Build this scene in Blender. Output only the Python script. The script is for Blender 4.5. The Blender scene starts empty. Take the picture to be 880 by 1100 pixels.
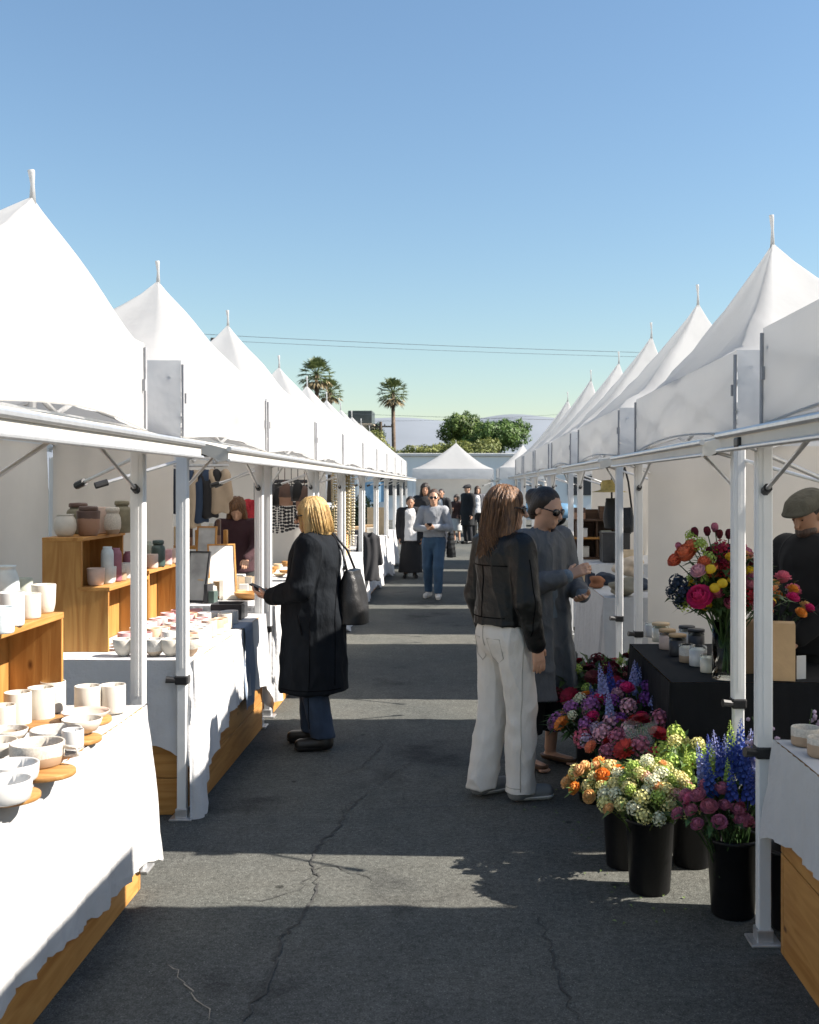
import bpy, bmesh, math, random
import numpy as np
from mathutils import Vector, Matrix
R = math.radians
scene = bpy.context.scene
COL = scene.collection
H, F, VX, VY = 1.65, 1150.0, 495.0, 522.0          # eye height and lens figures measured on the photograph

def at(px, py, d):
    return Vector(((px-VX)*d/F, d, H-(py-VY)*d/F))
def on(px, py, h):
    d = (H-h)*F/(py-VY)
    return Vector(((px-VX)*d/F, d, h))

# ------------------------------------------------------------------ materials
def mat(name, col, rough=.7, var=.12, scale=6., bump=0., bscale=60., metal=0., transl=0., spec=.4, stretch=(1,1,1), col2=None, coat=0., sheen=0., trans=0., isl=0., dip=None):
    m = bpy.data.materials.new(name); m.use_nodes = True
    nt = m.node_tree; N = nt.nodes; L = nt.links
    b = N['Principled BSDF']; out = N['Material Output']
    b.inputs['Roughness'].default_value = rough; b.inputs['Metallic'].default_value = metal
    b.inputs['Specular IOR Level'].default_value = spec
    b.inputs['Coat Weight'].default_value = coat; b.inputs['Sheen Weight'].default_value = sheen
    b.inputs['Transmission Weight'].default_value = trans
    tc = N.new('ShaderNodeTexCoord'); mp = N.new('ShaderNodeMapping'); mp.inputs['Scale'].default_value = stretch
    L.new(tc.outputs['Object'], mp.inputs['Vector'])
    nz = N.new('ShaderNodeTexNoise'); nz.inputs['Scale'].default_value = scale; nz.inputs['Detail'].default_value = 5
    L.new(mp.outputs[0], nz.inputs['Vector'])
    r = N.new('ShaderNodeValToRGB')
    c2 = col2 or tuple(c*(1-var) for c in col); c1 = col if col2 else tuple(min(1, c*(1+var*.6)) for c in col)
    r.color_ramp.elements[0].color = (*c2, 1); r.color_ramp.elements[1].color = (*c1, 1)
    r.color_ramp.elements[0].position = .34; r.color_ramp.elements[1].position = .66
    L.new(nz.outputs['Fac'], r.inputs['Fac']); L.new(r.outputs['Color'], b.inputs['Base Color'])
    colo = r.outputs['Color']
    if isl:
        hs = N.new('ShaderNodeHueSaturation'); ge = N.new('ShaderNodeNewGeometry'); mr = N.new('ShaderNodeMapRange')
        mr.inputs['To Min'].default_value = 1-isl; mr.inputs['To Max'].default_value = 1+isl; L.new(ge.outputs['Random Per Island'], mr.inputs['Value'])
        oi = N.new('ShaderNodeObjectInfo'); m2 = N.new('ShaderNodeMapRange'); m2.inputs['To Min'].default_value = .5-.035*isl; m2.inputs['To Max'].default_value = .5+.035*isl
        L.new(oi.outputs['Random'], m2.inputs['Value']); L.new(m2.outputs['Result'], hs.inputs['Hue'])
        L.new(mr.outputs['Result'], hs.inputs['Value']); L.new(colo, hs.inputs['Color']); colo = hs.outputs['Color']; L.new(colo, b.inputs['Base Color'])
    if dip:                                          # bare clay band below a wavy glaze line
        sx = N.new('ShaderNodeSeparateXYZ'); L.new(tc.outputs['Object'], sx.inputs[0])
        wn = N.new('ShaderNodeTexNoise'); wn.inputs['Scale'].default_value = 22; L.new(tc.outputs['Object'], wn.inputs['Vector'])
        oi = N.new('ShaderNodeObjectInfo')
        t1 = N.new('ShaderNodeMath'); t1.operation = 'MULTIPLY_ADD'; L.new(wn.outputs['Fac'], t1.inputs[0]); t1.inputs[1].default_value = .016; t1.inputs[2].default_value = dip[1]-.02
        t2 = N.new('ShaderNodeMath'); t2.operation = 'MULTIPLY_ADD'; L.new(oi.outputs['Random'], t2.inputs[0]); t2.inputs[1].default_value = .03; L.new(t1.outputs[0], t2.inputs[2])
        gt = N.new('ShaderNodeMath'); gt.operation = 'LESS_THAN'; L.new(sx.outputs['Z'], gt.inputs[0]); L.new(t2.outputs[0], gt.inputs[1])
        mx = N.new('ShaderNodeMix'); mx.data_type = 'RGBA'; L.new(gt.outputs[0], mx.inputs['Factor']); L.new(colo, mx.inputs[6]); mx.inputs[7].default_value = (*dip[0], 1)
        colo = mx.outputs[2]; L.new(colo, b.inputs['Base Color'])
    if bump:
        n2 = N.new('ShaderNodeTexNoise'); n2.inputs['Scale'].default_value = bscale; n2.inputs['Detail'].default_value = 3
        L.new(mp.outputs[0], n2.inputs['Vector'])
        bp = N.new('ShaderNodeBump'); bp.inputs['Strength'].default_value = bump; bp.inputs['Distance'].default_value = .02
        L.new(n2.outputs['Fac'], bp.inputs['Height']); L.new(bp.outputs['Normal'], b.inputs['Normal'])
    if transl:
        t = N.new('ShaderNodeBsdfTranslucent'); mx = N.new('ShaderNodeMixShader'); mx.inputs['Fac'].default_value = transl
        L.new(r.outputs['Color'], t.inputs['Color'])
        L.new(b.outputs[0], mx.inputs[1]); L.new(t.outputs[0], mx.inputs[2]); L.new(mx.outputs[0], out.inputs['Surface'])
    return m

def wood(name, light, dark, axis=0, plank=.0):
    m = bpy.data.materials.new(name); m.use_nodes = True
    nt = m.node_tree; N = nt.nodes; L = nt.links; b = N['Principled BSDF']
    b.inputs['Roughness'].default_value = .55; b.inputs['Specular IOR Level'].default_value = .3
    tc = N.new('ShaderNodeTexCoord'); mp = N.new('ShaderNodeMapping')
    s = [9., 9., 9.]; s[axis] = .9; mp.inputs['Scale'].default_value = s
    L.new(tc.outputs['Object'], mp.inputs['Vector'])
    nz = N.new('ShaderNodeTexNoise'); nz.inputs['Scale'].default_value = 2.2; nz.inputs['Detail'].default_value = 8; nz.inputs['Distortion'].default_value = 1.6
    L.new(mp.outputs[0], nz.inputs['Vector'])
    r = N.new('ShaderNodeValToRGB'); r.color_ramp.elements[0].color = (*dark, 1); r.color_ramp.elements[1].color = (*light, 1)
    r.color_ramp.elements[0].position = .33; r.color_ramp.elements[1].position = .62
    L.new(nz.outputs['Fac'], r.inputs['Fac'])
    # knots
    mk = N.new('ShaderNodeMapping'); ks = [5., 5., 5.]; ks[axis] = 2.6; mk.inputs['Scale'].default_value = ks
    L.new(tc.outputs['Object'], mk.inputs['Vector'])
    vo = N.new('ShaderNodeTexVoronoi'); vo.inputs['Scale'].default_value = 1.0; L.new(mk.outputs[0], vo.inputs['Vector'])
    kr = N.new('ShaderNodeValToRGB'); kr.color_ramp.elements[0].color = (.16, .07, .025, 1); kr.color_ramp.elements[1].color = (1, 1, 1, 1)
    kr.color_ramp.elements[0].position = .025; kr.color_ramp.elements[1].position = .07
    L.new(vo.outputs['Distance'], kr.inputs['Fac'])
    mx = N.new('ShaderNodeMix'); mx.data_type = 'RGBA'; mx.blend_type = 'MULTIPLY'; mx.inputs['Factor'].default_value = .85
    hs = N.new('ShaderNodeHueSaturation'); ge = N.new('ShaderNodeNewGeometry'); oi = N.new('ShaderNodeObjectInfo'); ad = N.new('ShaderNodeMath'); ad.operation = 'ADD'
    L.new(ge.outputs['Random Per Island'], ad.inputs[0]); L.new(oi.outputs['Random'], ad.inputs[1])
    mr = N.new('ShaderNodeMapRange'); mr.inputs['From Max'].default_value = 2; mr.inputs['To Min'].default_value = .74; mr.inputs['To Max'].default_value = 1.08
    L.new(ad.outputs[0], mr.inputs['Value']); L.new(mr.outputs['Result'], hs.inputs['Value']); hs.inputs['Saturation'].default_value = 1.0
    L.new(r.outputs['Color'], hs.inputs['Color'])
    L.new(hs.outputs['Color'], mx.inputs[6]); L.new(kr.outputs['Color'], mx.inputs[7]); L.new(mx.outputs[2], b.inputs['Base Color'])
    bp = N.new('ShaderNodeBump'); bp.inputs['Strength'].default_value = .25; bp.inputs['Distance'].default_value = .004
    L.new(nz.outputs['Fac'], bp.inputs['Height']); L.new(bp.outputs['Normal'], b.inputs['Normal'])
    return m

_mc = {}
def MC(col, rough=.6, **k):                        # cached plain-ish material for small goods
    key = (tuple(round(c, 3) for c in col), rough, tuple(sorted(k.items())))
    if key not in _mc:
        _mc[key] = mat('goods_finish', col, rough, **k)
    return _mc[key]

# ------------------------------------------------------------------ objects
def origin(o):
    v = Vector((0, 0, 0))
    while o is not None:
        v = v + o.location; o = o.parent
    return v
def tag(o, label=None, cat=None, group=None, kind=None):
    if label: o['label'] = label
    if cat: o['category'] = cat
    if group: o['group'] = group
    if kind: o['kind'] = kind
    return o
def thing(name, label, cat, loc=(0, 0, 0), group=None):
    o = bpy.data.objects.new(name, None); COL.objects.link(o); o.location = loc; o.empty_display_size = .1
    return tag(o, label, cat, group)
def kids(o): return [c for c in o.children]
def copy_tree(o, parent=None):
    c = o.copy(); COL.objects.link(c); c.parent = parent
    for ch in kids(o): copy_tree(ch, c)
    return c

class MB:
    def __init__(s): s.v = []; s.f = []; s.m = []; s.cur = 0; s.n = 0; s.smooth = []; s.sm = False
    def add(s, vs, fs):
        b = s.n
        s.v.extend([tuple(q) for q in vs]); s.n += len(vs)
        for f in fs:
            s.f.append(tuple(b+i for i in f)); s.m.append(s.cur); s.smooth.append(s.sm)
        return s
    def box(s, c, d, M=None, bev=0.):
        x, y, z = d[0]/2, d[1]/2, d[2]/2
        if bev:
            bm = bmesh.new(); bmesh.ops.create_cube(bm, size=1.)
            for v in bm.verts: v.co = Vector((v.co.x*d[0], v.co.y*d[1], v.co.z*d[2]))
            bmesh.ops.bevel(bm, geom=bm.edges[:], offset=bev, segments=2, profile=.5, affect='EDGES')
            vs = [v.co.copy() for v in bm.verts]
            bm.verts.index_update()
            fs = [[v.index for v in f.verts] for f in bm.faces]; bm.free()
        else:
            vs = [Vector((a, b, e)) for e in (-z, z) for b in (-y, y) for a in (-x, x)]
            fs = [(0, 2, 3, 1), (4, 5, 7, 6), (0, 1, 5, 4), (2, 6, 7, 3), (0, 4, 6, 2), (1, 3, 7, 5)]
        if M is not None: vs = [M @ q for q in vs]
        c = Vector(c)
        return s.add([q+c for q in vs], fs)
    def span(s, lo, hi, bev=0.):
        return s.box([(a+b)/2 for a, b in zip(lo, hi)], [abs(b-a) for a, b in zip(lo, hi)], None, bev)
    def tube(s, pts, rad, n=8, cap=True):
        pts = [Vector(p) for p in pts]; k = len(pts)
        rad = [rad]*k if not hasattr(rad, '__len__') else rad
        vs = []; prev = None
        for i, p in enumerate(pts):
            t = (pts[min(i+1, k-1)]-pts[max(i-1, 0)])
            if t.length < 1e-9: t = Vector((0, 0, 1))
            t.normalize()
            if prev is None:
                a = Vector((0, 0, 1)) if abs(t.z) < .9 else Vector((1, 0, 0))
                u = t.cross(a).normalized()
            else:
                u = (prev-t*prev.dot(t)); u = u.normalized() if u.length > 1e-6 else t.orthogonal().normalized()
            prev = u; w = t.cross(u)
            for j in range(n):
                an = 2*math.pi*(j+.5)/n
                vs.append(p+(u*math.cos(an)+w*math.sin(an))*rad[i])
        fs = [(i*n+j, i*n+(j+1) % n, (i+1)*n+(j+1) % n, (i+1)*n+j) for i in range(k-1) for j in range(n)]
        if cap: fs += [tuple(range(n-1, -1, -1)), tuple((k-1)*n+j for j in range(n))]
        return s.add(vs, fs)
    def lathe(s, prof, n=24, c=(0, 0, 0), wob=0., sy=1.):
        c = Vector(c); vs = []
        for i, (r, z) in enumerate(prof):
            for j in range(n):
                a = 2*math.pi*j/n
                rr = r*(1+wob*math.sin(2*a+i*.4))
                vs.append(c+Vector((rr*math.cos(a), sy*rr*math.sin(a), z)))
        k = len(prof)
        fs = [(i*n+j, i*n+(j+1) % n, (i+1)*n+(j+1) % n, (i+1)*n+j) for i in range(k-1) for j in range(n)]
        return s.add(vs, fs)
    def grid(s, P, nu, nv, close=False):            # P(u,v) -> point
        vs = [P(i/(nu-1 if not close else nu), j/(nv-1)) for j in range(nv) for i in range(nu)]
        fs = []
        for j in range(nv-1):
            for i in range(nu if close else nu-1):
                a, b = j*nu+i, j*nu+(i+1) % nu
                fs.append((a, b, b+nu, a+nu))
        return s.add(vs, fs)
    def sheet(s, pts, thick, n=None):               # polygon extruded
        pts = [Vector(p) for p in pts]; k = len(pts)
        if n is None: n = (pts[1]-pts[0]).cross(pts[2]-pts[0]).normalized()
        o = Vector(n)*thick
        vs = pts+[p+o for p in pts]
        fs = [tuple(range(k-1, -1, -1)), tuple(range(k, 2*k))]+[(i, (i+1) % k, k+(i+1) % k, k+i) for i in range(k)]
        return s.add(vs, fs)
    def build(s, name, mats, parent=None, loc=None, local=False):
        me = bpy.data.meshes.new(name)
        V = np.array(s.v, dtype=np.float32).reshape(-1, 3)
        if parent is not None: o0 = Vector((0, 0, 0)) if local else origin(parent)
        elif loc is not None: o0 = Vector(loc)
        else:
            o0 = Vector((float((V[:, 0].min()+V[:, 0].max())/2), float((V[:, 1].min()+V[:, 1].max())/2), float(V[:, 2].min())))
        V = V-np.array(o0, dtype=np.float32) if not (local and parent is not None) else V
        me.from_pydata(V.tolist(), [], s.f)
        for q in (mats if isinstance(mats, (list, tuple)) else [mats]): me.materials.append(q)
        me.polygons.foreach_set('material_index', s.m); me.polygons.foreach_set('use_smooth', s.smooth)
        me.update()
        o = bpy.data.objects.new(name, me); COL.objects.link(o)
        if parent is not None: o.parent = parent
        else: o.location = o0
        return o

def npmesh(name, V, Q, m, parent=None, loc=(0, 0, 0)):
    me = bpy.data.meshes.new(name)
    V = np.asarray(V, dtype=np.float32); Q = np.asarray(Q, dtype=np.int32)
    k = Q.shape[1]
    me.vertices.add(len(V)); me.vertices.foreach_set('co', V.ravel())
    me.loops.add(Q.size); me.loops.foreach_set('vertex_index', Q.ravel())
    me.polygons.add(len(Q)); me.polygons.foreach_set('loop_start', np.arange(0, Q.size, k, dtype=np.int32))
    me.polygons.foreach_set('use_smooth', np.ones(len(Q), dtype=bool))
    me.materials.append(m); me.update(calc_edges=True); me.validate()
    o = bpy.data.objects.new(name, me); COL.objects.link(o); o.location = loc
    if parent is not None: o.parent = parent
    return o

# ------------------------------------------------------------------ signed distance modelling
class SDF:
    def __init__(s): s.ops = []
    def cone(s, a, b, ra, rb=None, k=.02, flat=1., mode='u'):
        s.ops.append((mode, 'c', np.array(a, float), np.array(b, float), ra, ra if rb is None else rb, k, flat)); return s
    def ell(s, c, r, k=.02, mode='u', rot=None):
        s.ops.append((mode, 'e', np.array(c, float), np.array(r, float), rot, 0, k, 1.)); return s
    def cut(s, n, d, k=0.):                        # keep n.p < d
        s.ops.append(('i', 'p', np.array(n, float), d, 0, 0, k, 1.)); return s
    def merge(s, o, k=.02): s.ops.append(('m', 'm', o, 0, 0, 0, k, 1.)); return s
    def bounds(s):
        lo = np.full(3, 1e9); hi = -lo
        for mode, t, a, b, ra, rb, k, fl in s.ops:
            if mode == 'm': l, h = a.bounds()
            elif mode != 'u': continue
            elif t == 'c':
                r = max(ra, rb); l = np.minimum(a, b)-r; h = np.maximum(a, b)+r
            else:
                r = b if ra is None else np.full(3, b.max()); l = a-r; h = a+r
            lo = np.minimum(lo, l); hi = np.maximum(hi, h)
        return lo, hi
    def field(s, lo, n, v):
        f = np.full(n, 1e3, dtype=np.float32)
        ax = [lo[i]+v*np.arange(n[i]) for i in range(3)]
        for mode, t, a, b, ra, rb, k, fl in s.ops:
            if t == 'p':
                g = (a[0]*ax[0][:, None, None]+a[1]*ax[1][None, :, None]+a[2]*ax[2][None, None, :]-b).astype(np.float32)
                f = np.maximum(f, g); continue
            if t == 'm':
                g = a.field(lo, n, v); sl = (slice(None),)*3
            else:
                if t == 'c': r = max(ra, rb); l = np.minimum(a, b)-r; h = np.maximum(a, b)+r
                else:
                    r = b if ra is None else np.full(3, b.max()); l = a-r; h = a+r
                mg = 2*k+3*v
                i0 = np.maximum(0, np.floor((l-mg-lo)/v).astype(int)); i1 = np.minimum(n, np.ceil((h+mg-lo)/v).astype(int)+1)
                if np.any(i1 <= i0): continue
                sl = tuple(slice(p, q) for p, q in zip(i0, i1))
                X = ax[0][sl[0]][:, None, None]; Y = ax[1][sl[1]][None, :, None]; Z = ax[2][sl[2]][None, None, :]
                if t == 'c':
                    by = (b[1]-a[1])/fl; bx = b[0]-a[0]; bz = b[2]-a[2]
                    px = X-a[0]; py = (Y-a[1])/fl; pz = Z-a[2]
                    L2 = bx*bx+by*by+bz*bz+1e-9
                    tt = np.clip((px*bx+py*by+pz*bz)/L2, 0, 1)
                    g = np.sqrt((px-tt*bx)**2+(py-tt*by)**2+(pz-tt*bz)**2)-(ra+(rb-ra)*tt)
                    g = g*(.4+.6*min(fl, 1.))
                else:
                    px, py, pz = X-a[0], Y-a[1], Z-a[2]
                    if ra is not None:
                        M = np.array(ra)
                        px, py, pz = (M[0, 0]*px+M[1, 0]*py+M[2, 0]*pz, M[0, 1]*px+M[1, 1]*py+M[2, 1]*pz, M[0, 2]*px+M[1, 2]*py+M[2, 2]*pz)
                    q = np.sqrt((px/b[0])**2+(py/b[1])**2+(pz/b[2])**2)
                    q2 = np.sqrt((px/b[0]**2)**2+(py/b[1]**2)**2+(pz/b[2]**2)**2)+1e-9
                    g = q*(q-1)/q2
                g = g.astype(np.float32)
            w = f[sl]
            if mode in ('u', 'm'):
                hh = np.clip(.5+.5*(w-g)/max(k, 1e-5), 0, 1)
                f[sl] = w+(g-w)*hh-k*hh*(1-hh)
            elif mode == 's':
                g = -g; hh = np.clip(.5+.5*(g-w)/max(k, 1e-5), 0, 1)
                f[sl] = w+(g-w)*hh+k*hh*(1-hh)
        return f
    def mesh(s, v):
        lo, hi = s.bounds(); lo = lo-3*v-.01; hi = hi+3*v+.01
        n = np.ceil((hi-lo)/v).astype(int)+1
        return nets(s.field(lo, n, v), lo, v)

def nets(f, lo, v):
    s = f < 0
    c = [s[i:f.shape[0]-1+i, j:f.shape[1]-1+j, k:f.shape[2]-1+k] for i in (0, 1) for j in (0, 1) for k in (0, 1)]
    a = c[0].copy(); o = c[0].copy()
    for q in c[1:]: a &= q; o |= q
    m = o & ~a
    I = np.argwhere(m); ids = np.full(m.shape, -1, np.int32); ids[m] = np.arange(len(I))
    P = np.zeros((len(I), 3)); C = np.zeros(len(I))
    cs = [(i, j, k) for i in (0, 1) for j in (0, 1) for k in (0, 1)]
    for p in range(8):
        for q in range(p+1, 8):
            d = np.array(cs[q])-np.array(cs[p])
            if np.abs(d).sum() != 1: continue
            fa = f[I[:, 0]+cs[p][0], I[:, 1]+cs[p][1], I[:, 2]+cs[p][2]]; fb = f[I[:, 0]+cs[q][0], I[:, 1]+cs[q][1], I[:, 2]+cs[q][2]]
            x = (fa < 0) != (fb < 0)
            t = np.where(x, fa/np.where(x, fa-fb, 1), 0)
            P[x] += np.array(cs[p])+t[x][:, None]*d; C[x] += 1
    V = (I+P/C[:, None])*v+lo
    Q = []
    for ax in range(3):
        sl0 = [slice(None)]*3; sl1 = [slice(None)]*3
        sl0[ax] = slice(0, -1); sl1[ax] = slice(1, None)
        A = s[tuple(sl0)]; B = s[tuple(sl1)]
        E = np.argwhere(A != B)
        u, w = (ax+1) % 3, (ax+2) % 3
        ok = (E[:, u] > 0) & (E[:, w] > 0) & (E[:, u] < f.shape[u]-1) & (E[:, w] < f.shape[w]-1)
        E = E[ok]
        fl = A[tuple(E.T)]
        du = np.zeros(3, int); du[u] = 1; dw = np.zeros(3, int); dw[w] = 1
        g = lambda e: ids[e[:, 0], e[:, 1], e[:, 2]]
        q = np.stack([g(E-du-dw), g(E-dw), g(E), g(E-du)], 1)
        q[~fl] = q[~fl][:, ::-1]
        Q.append(q)
    return V, np.concatenate(Q)

rng = random.Random(7)
def smooth_noise(V, fr, ph=0.):                      # cheap wavy noise on points
    x, y, z = V[:, 0]*fr, V[:, 1]*fr, V[:, 2]*fr
    return (np.sin(x*1.7+1.3*np.sin(y*1.1+ph)+z*.6+ph)+np.sin(y*2.1+1.1*np.sin(z*1.3+ph*2)+ph*3)+np.sin(z*1.5+1.4*np.sin(x*.9+ph)+ph*5))/3
def normals(V, Q):
    a = V[Q[:, 2]]-V[Q[:, 0]]; b = V[Q[:, 3]]-V[Q[:, 1]]
    n = np.cross(a, b); N = np.zeros_like(V)
    for i in range(4): np.add.at(N, Q[:, i], n)
    return N/(np.linalg.norm(N, axis=1)[:, None]+1e-12)
# ------------------------------------------------------------------ people
SKIN = mat('skin', (.52, .30, .20), .5, .10, 14, .05, 90, spec=.35)
SKIN_B = mat('skin_tanned', (.40, .22, .14), .5, .10, 14, .05, 90, spec=.35)
DARK = mat('dark_gloss', (.008, .008, .009), .15, .1, 5, spec=.6)
def hairmat(name, a, b):
    return mat(name, a, .5, .3, 60, .5, 90, spec=.45, stretch=(2.2, 2.2, .10), col2=b)
def cloth(name, c, rough=.85, var=.12, bump=.45, bs=26, **k): return mat(name, c, rough, var, 12, bump, bs, stretch=(1, 1, .5), **k)

def hand(S, w, d, pn, side, curl, s=1.):
    w = np.array(w, float); d = np.array(d, float); d /= np.linalg.norm(d)
    pn = np.array(pn, float); pn -= d*pn.dot(d); pn /= np.linalg.norm(pn)
    u = np.cross(d, pn)*side                          # towards the thumb
    for o in (-.024, -.008, .008, .024):
        S.cone(w+u*o*.6, w+d*.078*s+u*o, .0135, .0115, .012)
    for o, ln in ((.027, .066), (.009, .074), (-.009, .069), (-.026, .054)):
        p = w+d*.082*s+u*o; a = curl*.5; r = .0092
        for seg in (.44, .32, .24):
            dd = d*math.cos(a)+pn*math.sin(a)+u*o*.8
            q = p+dd*ln*seg*s; S.cone(p, q, r, r*.92, .0035); p = q; a += curl; r *= .93
    p = w+d*.018+u*.022; q = p+(d*.6+u*.62+pn*.35)*.036; S.cone(p, q, .0125, .0105, .008)
    S.cone(q, q+(d*.8+u*.25+pn*.45)*.034, .0105, .0085, .004)

def rotm(yaw, pitch):
    return np.array(Matrix.Rotation(R(yaw), 3, 'Z') @ Matrix.Rotation(R(-pitch), 3, 'X'))

def person(label, pos, yaw, height, c, group=None):
    s = height/1.65; v = c.get('vox', .0065)/s
    root = thing('person', label, 'person', pos, group); root.rotation_euler = (0, 0, R(yaw))
    HM = rotm(*c.get('head', (0, 0))); hp0 = np.array((0, -.01, 1.43))
    hp = lambda p: HM @ (np.array(p, float)-hp0)+hp0
    wide = c.get('wide', 1.)
    sh = {1: np.array((.165*wide, -.005, 1.335)), -1: np.array((-.165*wide, -.005, 1.335))}
    arms = {1: c.get('ra', ((.215, -.03, 1.07), (.22, .04, .83), (0, .1, -1), (-1, .2, 0), .35)),
            -1: c.get('la', ((-.215, -.03, 1.07), (-.22, .04, .83), (0, .1, -1), (1, .2, 0), .35))}
    feet = c.get('feet', {1: (.095, 0.0), -1: (-.095, 0.0)}); fyaw = c.get('fyaw', {1: -8, -1: 8})
    lift = c.get('lift', {1: 0, -1: 0}); kneef = c.get('knee', {1: .02, -1: .02})
    def leg(side):
        fx, fy = feet[side]
        a = np.array((fx, fy-.03, .085+lift[side])); h = np.array((.088*side, 0, .86)); k = (a+h)/2+np.array((0, kneef[side]+.01, .01))
        return h, k, a
    def emit(S, name, m, vox=None, disp=None, parent=root):
        V, Q = S.mesh(vox or v)
        if disp is not None: V = disp(V, normals(V, Q))
        return npmesh(name, V*s, Q, m, parent)
    # ---- body: one continuous figure
    B = SDF()
    B.cone((0, 0, 1.2), (0, 0, 1.02), .125, .11, .05, .7).cone((0, 0, 1.0), (0, 0, .9), .115, .13, .06, .75)
    B.cone((-.13, 0, 1.33), (.13, 0, 1.33), .05, .05, .06, .8).cone((0, -.015, 1.34), hp((0, -.005, 1.46)), .052, .05, .03)
    for sd in (1, -1):
        h, k, a = leg(sd); el, wr, hd, pn, cu = arms[sd]
        B.cone(h, k, .078, .05, .04).cone(k, a, .048, .035, .02)
        fd = np.array((math.sin(-R(fyaw[sd])), math.cos(R(fyaw[sd])), 0))
        B.cone(a+np.array((0, -.02, -.05)), a+fd*(.15 if not c.get('shoes') or c['shoes']['top'] < .06 else .09)+np.array((0, 0, -.05)), .030, .022, .02)
        for t in range(5 if not c.get('shoes') or c['shoes']['top'] < .06 else 0):
            u = np.array((fd[1], -fd[0], 0))*(t-2)*.013
            B.cone(a+fd*.15+u+np.array((0, 0, -.065)), a+fd*(.19-.006*abs(t-2))+u+np.array((0, 0, -.068)), .010, .009, .006)
        B.cone(sh[sd], el, .045, .036, .03).cone(el, wr, .036, .024, .02)
        hand(B, wr, hd, pn, sd*(1 if c.get('flip') is None else -1), cu)
    fm = HM
    B.ell(hp((0, -.012, 1.56)), (.073, .093, .088), .02, rot=fm).ell(hp((0, .028, 1.512)), (.057, .062, .085), .03, rot=fm)
    B.ell(hp((0, .066, 1.447)), (.022, .02, .018), .025).cone(hp((0, .092, 1.54)), hp((0, .109, 1.507)), .008, .0135, .012)
    B.cone(hp((-.032, .078, 1.556)), hp((.032, .078, 1.556)), .010, .010, .012)
    B.cone(hp((-.017, .084, 1.476)), hp((.017, .084, 1.476)), .007, .007, .007).cone(hp((-.014, .083, 1.466)), hp((.014, .083, 1.466)), .008, .008, .006)
    for sd in (1, -1):
        B.ell(hp((.030*sd, .093, 1.54)), (.017, .013, .010), .008, 's', fm).ell(hp((.029*sd, .076, 1.54)), (.012, .012, .011), .003, rot=fm)
        B.ell(hp((.073*sd, -.008, 1.525)), (.011, .02, .031), .008, rot=fm)
    body = emit(B, 'body', c.get('skin', SKIN), vox=min(v, .006))
    # ---- bottom
    bt = c.get('bottom')
    def folds(am, fr, ph):
        def f(V, N):
            q = .7*smooth_noise(V*np.array((1, 1, .5)), fr, ph)+1.5*(1-2*np.abs(smooth_noise(V*np.array((1, 1, .45)), fr*1.5, ph+.7)))**3*.6+.35*smooth_noise(V*np.array((1, 1, 1.2)), fr*3.1, ph+1.7)
            return V+N*(am*q)[:, None]
        return f
    if bt:
        S = SDF(); S.cone((0, 0, .99), (0, -.012, .88), .125*wide, .155*wide, .05, .78)
        if bt[0] == 'skirt':
            S.cone((0, 0, .88), (0, 0, bt[3]), .165, bt[2], .05, .85).cut((0, 0, -1), -bt[3])
        else:
            w1, w2 = bt[2]
            for sd in (1, -1):
                h, k, a = leg(sd)
                hm = a+(a-k)*.1
                S.cone(h+np.array((0, -.008, .0)), k, .098*wide, w1, .03).cone(k, hm, w1, w2, .02)
            S.cut((0, 0, -1), -bt[3])
        S.cut((0, 0, 1), 1.0)
        emit(S, 'skirt' if bt[0] == 'skirt' else 'trousers', bt[1], disp=folds(c.get('bfold', .004), 11., 2.1))
    # ---- top
    for ti, tp in enumerate(c['tops']):
        nm, m, hem, th, flare = tp['n'], tp['m'], tp['hem'], tp.get('th', 0.), tp.get('flare', .17)
        T = SDF(); sy = tp.get('sy', .76); w = wide
        T.cone((0, -.005, 1.25), (0, 0, 1.06), .148*w+th, (.135*w+th), .05, sy).cone((-.12*w, -.005, 1.325), (.12*w, -.005, 1.325), .062+th, .062+th, .06, .9)
        T.cone((0, 0, 1.06), (0, -.005, .9), .135*w+th, .16*w+th, .06, sy+.03)
        if hem < .88: T.cone((0, -.005, .9), (0, 0, hem-.02), .16*w+th, flare+th, .05, sy+.06)
        T.cut((0, 0, -1), -hem)
        if tp.get('open'):
            o = tp['open']; T.cone((0, .2, 1.36), (0, .2, .0), o*.9+.05, o+.06, .015, 1.5, 's')
        if tp.get('sleeves', 1):
            for sd in (1, -1):
                el, wr = np.array(arms[sd][0]), np.array(arms[sd][1]); e2 = el+(wr-el)*tp.get('sl', .98)
                A = SDF(); A.cone(sh[sd], el, .062+th, .052+th*.8, .03).cone(el, e2, .052+th*.8, .040+th*.6, .02)
                dr = (wr-el)/np.linalg.norm(wr-el)
                T.merge(A, .025)
        col = tp.get('collar', .066)
        T.cone((0, -.015, 1.345), (0, -.012, 1.345+tp.get('ch', .04)), col+.012, col, .02).cone((0, .0, 1.36), (0, .01, 1.5), col-.010, col, .008, 1., 's')
        emit(T, nm, m, disp=folds(tp.get('fold', .005), tp.get('ff', 13.), 1.3+ti))
    for nm_, m_, tgt, pts, side, rd in c.get('seams', ()):
        ob = [k_ for k_ in root.children if k_.name.split('.')[0] == tgt][0]; me_ = ob.data
        from mathutils.bvhtree import BVHTree
        bv = BVHTree.FromPolygons([v_.co for v_ in me_.vertices], [tuple(p_.vertices) for p_ in me_.polygons]); o_ = []
        for a_, z_ in pts:
            st, dr = {'back': (Vector((a_, -1, z_)), Vector((0, 1, 0))), 'front': (Vector((a_, 1, z_)), Vector((0, -1, 0))), 'px': (Vector((1, a_, z_)), Vector((-1, 0, 0))), 'nx': (Vector((-1, a_, z_)), Vector((1, 0, 0)))}[side]
            h_ = bv.ray_cast(st*s, dr)
            if h_[0] is not None: o_.append(h_[0]-dr*rd*.3)
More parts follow.
